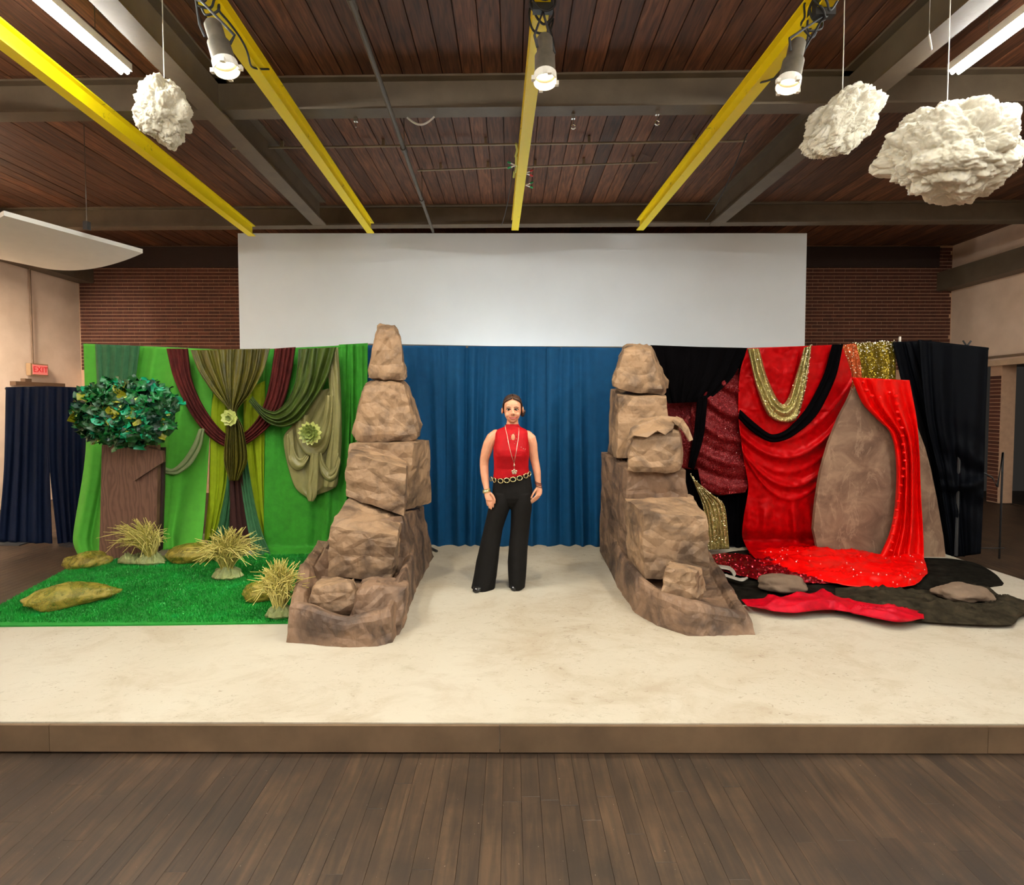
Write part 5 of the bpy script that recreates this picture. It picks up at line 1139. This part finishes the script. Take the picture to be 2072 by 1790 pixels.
hand([(1089, 978, 5.2, .020, -.020), (1089.6, 984, 6.0, .020, -.024), (1090.0, 990, 7.0, .021, -.030), (1089.4, 997, 7.0, .022, -.036), (1087.6, 1002, 5.8, .020, -.040)],
     [[(1092.6, 998, 2.3, -.020), (1089.5, 1005, 2.1, -.024), (1082, 1011, 1.8, -.030)], [(1091.4, 1000, 2.3, -.034), (1086, 1007.5, 2.1, -.040), (1075.6, 1015, 1.7, -.046)], [(1089, 1000, 2.3, -.046), (1083, 1006, 2.1, -.054), (1073.4, 1013, 1.7, -.058)], [(1087, 998, 2.2, -.056), (1081, 1003.5, 2.0, -.064), (1072.6, 1010, 1.6, -.066)]],
     [(1085.4, 986, 2.6, -.044), (1081.2, 991, 2.4, -.064), (1077, 998, 2.1, -.072), (1074, 1004, 1.7, -.074)])
# legs and feet inside the trousers and shoes
taper(body, [(1020, 1002, 12, 0), (1008, 1050, 13, 0), (998, 1100, 11, 0), (988, 1140, 9, .01), (976, 1180, 6, .03)])
taper(body, [(1053, 1002, 12, 0), (1053, 1050, 13, 0), (1050, 1100, 11, 0), (1048, 1140, 9, .01), (1046, 1178, 6, .03)])
pw = remeshed(body, 'person', .0042, 2, M['skin'], origin=(Q(1010, 1195).x, YP, ST), label='woman in red sleeveless top and wide black trousers standing smiling between the rock towers', cat='person')

M['knit'] = fabric('red knit', srgb(186, 0, 16), 0.65, 0.12, 0.0, 0.3, spec=.2)
M['trouser'] = fabric('black trousers', (0.0085, 0.0075, 0.007), 0.8, 0.2, 0.1, .1, spec=.15)
top = MB(); top.loft([ring(1037, 857.5, 13.0, .060, .014), ring(1036.8, 860, 14.0, .064, .013)]+[ring(x, y, hw+.5+(1.0 if y > 890 else 0), dp+.008, dy, tilt=-tl*0) for y, x, hw, dp, dy, tl in TORSO])
for sx in (-1, 1): ball(top, Q(1035+sx*15.5, 913, -.085), .062, .055, .055, 3)
remeshed(top, 'sleeveless_top', .006, 6, M['knit'], pw)
tr = MB(); tr.loft([ring(1035.5, 962, 37.2, .127, 0, tilt=.15), ring(1035.8, 969, 38.2, .129, 0, tilt=.13), ring(1036.5, 980, 39.6, .132, .004, tilt=.05), ring(1037, 992, 41.0, .134, .006), ring(1037, 1004, 40.6, .130, .006), ring(1036.5, 1013, 37, .115, .006), ring(1036, 1020, 27, .085, .006), ring(1035.5, 1025, 12, .05, .006)])
for legs in ([(1017, 996, 20, .125, .004), (1015.5, 1012, 21.4, .128, .003), (1010, 1028, 22, .120, .002), (1004, 1048, 20.5, .104, 0), (998, 1070, 19.4, .092, 0), (991.5, 1104, 20.6, .092, .0), (986, 1136, 22.6, .104, .005), (981, 1166, 23.4, .115, .012), (977.5, 1190, 23.8, .122, .016)],
             [(1057, 996, 20, .125, .004), (1056, 1012, 21.2, .128, .003), (1055, 1028, 21.2, .120, .002), (1053.5, 1048, 20, .104, 0), (1052, 1070, 19.4, .092, 0), (1049, 1104, 19.4, .092, .0), (1047, 1136, 19.6, .100, .006), (1046.4, 1166, 17.8, .105, .012), (1046, 1188, 15.6, .108, .016)]):
    for i in range(len(legs)-1): pass
    rr = []
    for (x, y, hw, dp, dy) in legs:
        k = [v for v in ring(x, y, hw, dp, dy, 40, 2.0)]
        if y > 1060:
            q = Q(x, y, dy); k = [q+(v-q)*(1+.05*math.sin(5*math.atan2(v.y-q.y, v.x-q.x)+x)*(y-1060)/130) for v in k]
        rr.append(k)
    tr.loft(rr)
remeshed(tr, 'wide_trousers', .006, 4, M['trouser'], pw)
shoe = simple('black patent shoe', (.01, .01, .01), .18, 0, .1)
for (tx, ty, hx, hy) in ((962, 1199.5, 985, 1190), (1040.5, 1196, 1047, 1187)):
    a = PZ(tx, ty, ST); b = PZ(hx, hy, ST); b.y = a.y+.20; d = (b-a).normalized(); sd = Vector((-d.y, d.x, 0)); rr = []
    for f, wd, h in ((-.02, .012, .02), (.0, .028, .035), (.15, .038, .048), (.4, .040, .065), (.7, .034, .085), (.95, .032, .095), (1.08, .016, .07)):
        c = a+d*f*.21; rr.append([c+sd*(wd*math.cos(2*math.pi*k/14))+Vector((0, 0, max(0.001, h*.5+h*.5*math.sin(2*math.pi*k/14)))) for k in range(14)])
    MB().loft(rr).build('shoe', shoe, pw, smooth=True)
# hair: smoothed back with a centre parting, small bun at one side
M['hair'] = simple('dark brown hair', srgb(52, 32, 22), .38, 0, .35, 30, .4, 90)
hb = MB(); nA = 40; rows = []
for (y, hw, dp, dy) in [(799.2, 3, .03, .022), (800.6, 7.5, .052, .02), (803, 11.6, .070, .017), (806.5, 14.4, .085, .014), (811, 16.6, .096, .010), (817, 17.9, .104, .006), (825, 18.3, .106, .006), (833, 18.0, .103, .008), (839, 16.6, .094, .016), (845, 14.0, .076, .026), (850, 11.6, .060, .034)]:
    t = min(1, max(0, (y-808.5)/9)); cut = math.radians(2.6+(82*(t**.62) if t > 0 else 0)+(52*min(1, max(0, (y-832)/7))))   # opening half angle from straight ahead
    row = []
    for k in range(nA+1):
        a = -math.pi/2+cut+(2*math.pi-2*cut)*k/nA; q = Q(HX, y, dy)
        row.append(q+Vector((hw*MPX*math.cos(a), dp*math.sin(a), 0)))
    rows.append(row)
V = [v for r_ in rows for v in r_]; n1_ = nA+1
Fc = [(i*n1_+k, i*n1_+k+1, (i+1)*n1_+k+1, (i+1)*n1_+k) for i in range(len(rows)-1) for k in range(nA)]+[tuple(range(nA, -1, -1))]
ho = mk('hair', V, Fc, M['hair'], pw, smooth=True); sm = ho.modifiers.new('t', 'SOLIDIFY'); sm.thickness = .010; sm.offset = -1
bn = MB(); ball(bn, Q(1057.5, 835, .05), .022, .03, .036, 3); ball(bn, Q(1060.5, 832.5, .045), .014, .02, .020, 3)
bo = bn.build('hair_bun', M['hair'], pw, smooth=True)
# features
dark = simple('dark eye', (.012, .008, .006), .25); white = simple('eye white', (.62, .56, .52), .4); lipm = simple('lip', srgb(168, 66, 58), .45); brow = simple('brow', srgb(70, 42, 30), .7)
for sx in (-1, 1):
    ex = HX-.3+sx*7.6; ey = 828.8
    e = MB(); ball(e, Q(ex, ey, headsurf(ex, ey)+.002), .0160, .006, .0056, 3); eo = e.build('eye', white, pw, smooth=True)
    e = MB(); ball(e, Q(ex, ey, headsurf(ex, ey)-.0035), .0082, .004, .0058, 3); e.build('iris', dark, eo, smooth=True)
    MB().tube([Q(ex+dx, ey-1.5-.7*(1-(dx/4.2)**2)+(.5 if abs(dx) > 3 else 0), headsurf(ex+dx, ey-1.8)-.0035) for dx in (-4.2, -2.8, -1.4, 0, 1.4, 2.8, 4.2)], .0042, 6).build('lash_line', dark, pw, smooth=True)
    MB().tube([Q(ex+dx, ey-5.2-.7*(1-((dx-sx)/5)**2), headsurf(ex+dx, ey-5.2)-.0085) for dx in (-5, -3, -1, 1, 3, 5)], [.0012, .0022, .0028, .0028, .0022, .0012], 6).build('eyebrow', brow, pw, smooth=True)
mz = lambda x, y: headsurf(x, y)-.006
up = [Q(HX+1.3+dx, 844.6-.0*dx-2.6*(abs(dx)/8.6)**1.7+.2, mz(HX+dx, 843.5)-.002*(1-abs(dx)/9)) for dx in (-8.6, -6, -3, 0, 3, 6, 8.6)]
lo_ = [Q(HX+1.3+dx, 847.6-5.6*(abs(dx)/8.6)**1.9, mz(HX+dx, 846.0)-.002*(1-abs(dx)/9)) for dx in (-8.6, -6, -3, 0, 3, 6, 8.6)]
MB().tube(up, [.0018, .003, .0036, .004, .0036, .003, .0018], 6).build('upper_lip', lipm, pw, smooth=True)
MB().tube(lo_, [.0018, .0034, .0042, .0046, .0042, .0034, .0018], 6).build('lower_lip', lipm, pw, smooth=True)
V = [p+Vector((0, .001, 0)) for p in up]+[p+Vector((0, .001, 0)) for p in lo_]
mk('teeth', V, [(i, i+7, i+8, i+1) for i in range(6)], simple('teeth', (.72, .66, .58), .3), pw)
# keyhole, necklace, belt, bracelets
def front(py):
    for a, b in zip(TORSO, TORSO[1:]):
        if a[0] <= py <= b[0]:
            t = (py-a[0])/(b[0]-a[0]); return (a[4]+(b[4]-a[4])*t)-(a[3]+(b[3]-a[3])*t)-.012
    return -.13
e = MB(); ball(e, Q(1038.2, 884, front(884)+.006), 4.0*MPX, .012, 7.6*MPX, 3); e.build('keyhole_opening', M['skin'], pw, smooth=True, label='bare skin showing through the keyhole neckline')
beads = MB()
for (x, y) in ((1040.5, 875), (1033.5, 879), (1044.5, 879), (1045.5, 886), (1033, 887), (1041, 895), (1046, 898), (1054, 902), (1058.5, 905), (1062, 906), (1043.5, 891)): ball(beads, Q(x, y, front(y)-.001+.02*(abs(x-1035)/34)**2), .004, .004, .004, 1)
beads.build('beading', M['chrome'], pw)
silver = simple('old silver', srgb(190, 172, 150), .3, .8, .2, 30); goldm = simple('pale gold metal', srgb(214, 204, 150), .25, .85, .15, 20)
nk = MB()
L_ = [(1022, 858), (1023.5, 868), (1026.5, 879), (1029, 893), (1032.5, 907), (1036, 920), (1040, 932)]; R_ = [(1050, 864), (1049.5, 873), (1048.5, 885), (1046, 899), (1043.5, 914), (1041.5, 925), (1040, 932)]
def fr(x, y): return front(max(863, y))-.012+.05*(abs(x-1035)/34)**2*(1 if y < 880 else .4)-(.022 if 895 < y < 930 else .01)
neck = nk.tube([Q(x, y, fr(x, y)) for x, y in L_], .0026, 6).tube([Q(x, y, fr(x, y)) for x, y in R_], .0026, 6).build('necklace', silver, pw, smooth=True)
pe = MB(); c = Q(1040.5, 950, front(945)-.02)
pe.tube([Q(1040, 932, fr(1040, 932)), Q(1040.5, 944, front(944)-.018)], .0028, 6)
for k in range(5):
    a = math.radians(90+72*k); ball(pe, c+Vector((.016*math.cos(a), 0, .014*math.sin(a))), .010, .005, .010, 2)
ball(pe, c, .007, .008, .007, 2); ball(pe, Q(1040.2, 937, fr(1040, 932)-.002), .008, .005, .009, 2)
pe.build('pendant', silver, neck, smooth=True)
belt = None
for k, (x, y) in enumerate(((994, 967.5), (1001, 968.6), (1013.5, 968.6), (1025.6, 967), (1038, 965), (1051, 962.6), (1063.5, 959), (1070.5, 956.5))):
    u = (x-1035.5)/38.5; d = -.132*math.sqrt(max(.02, 1-min(.98, abs(u))**2.3))-.008; c = Q(x, y, d); yaw = math.asin(max(-.95, min(.95, u)))*.9
    ax = Vector((math.cos(yaw), math.sin(yaw), 0)); up_ = Vector((0, 0, 1)); r1, r2 = 5.6*MPX, 4.4*MPX
    pts = [c+ax*(r1*math.cos(2*math.pi*q/18))+up_*(r2*math.sin(2*math.pi*q/18)) for q in range(19)]
    if belt is None: belt = MB().tube(pts, .0042, 6).build('belt', goldm, pw, smooth=True)
    else: MB().tube(pts, .0042, 6).build('belt_link', goldm, belt, smooth=True)
sash = MB().loft([ring(1035.5, y+.0, 38.4, .1335, 0, 40, tilt=.15) for y in (961.0, 967.5)], cap=False).build('belt_band', M['trouser'], belt, smooth=True)
cu = MB().loft([ring(984.8, 986.5, 6.6, .027, -.064, 20, tilt=.3), ring(985.8, 992.5, 7.4, .029, -.076, 20, tilt=.3)], cap=False); co = cu.build('cuff_bracelet', goldm, pw, smooth=True); sm = co.modifiers.new('t', 'SOLIDIFY'); sm.thickness = .004
for k, (x, y, c_) in enumerate(((1088.6, 975.5, srgb(84, 34, 26)), (1089, 979, srgb(120, 56, 40)), (1090, 983.5, srgb(76, 36, 28)))):
    MB().tube(ring(x, y, 6.4, .026, -.02, 20, 2.2, tilt=-.35)+[ring(x, y, 6.4, .026, -.02, 20, 2.2, tilt=-.35)[0]], .0042, 6).build('bracelet', simple('brown bracelet %d' % k, c_, .5), pw, smooth=True)
tat = simple('faded tattoo ink', srgb(150, 112, 100), .6)
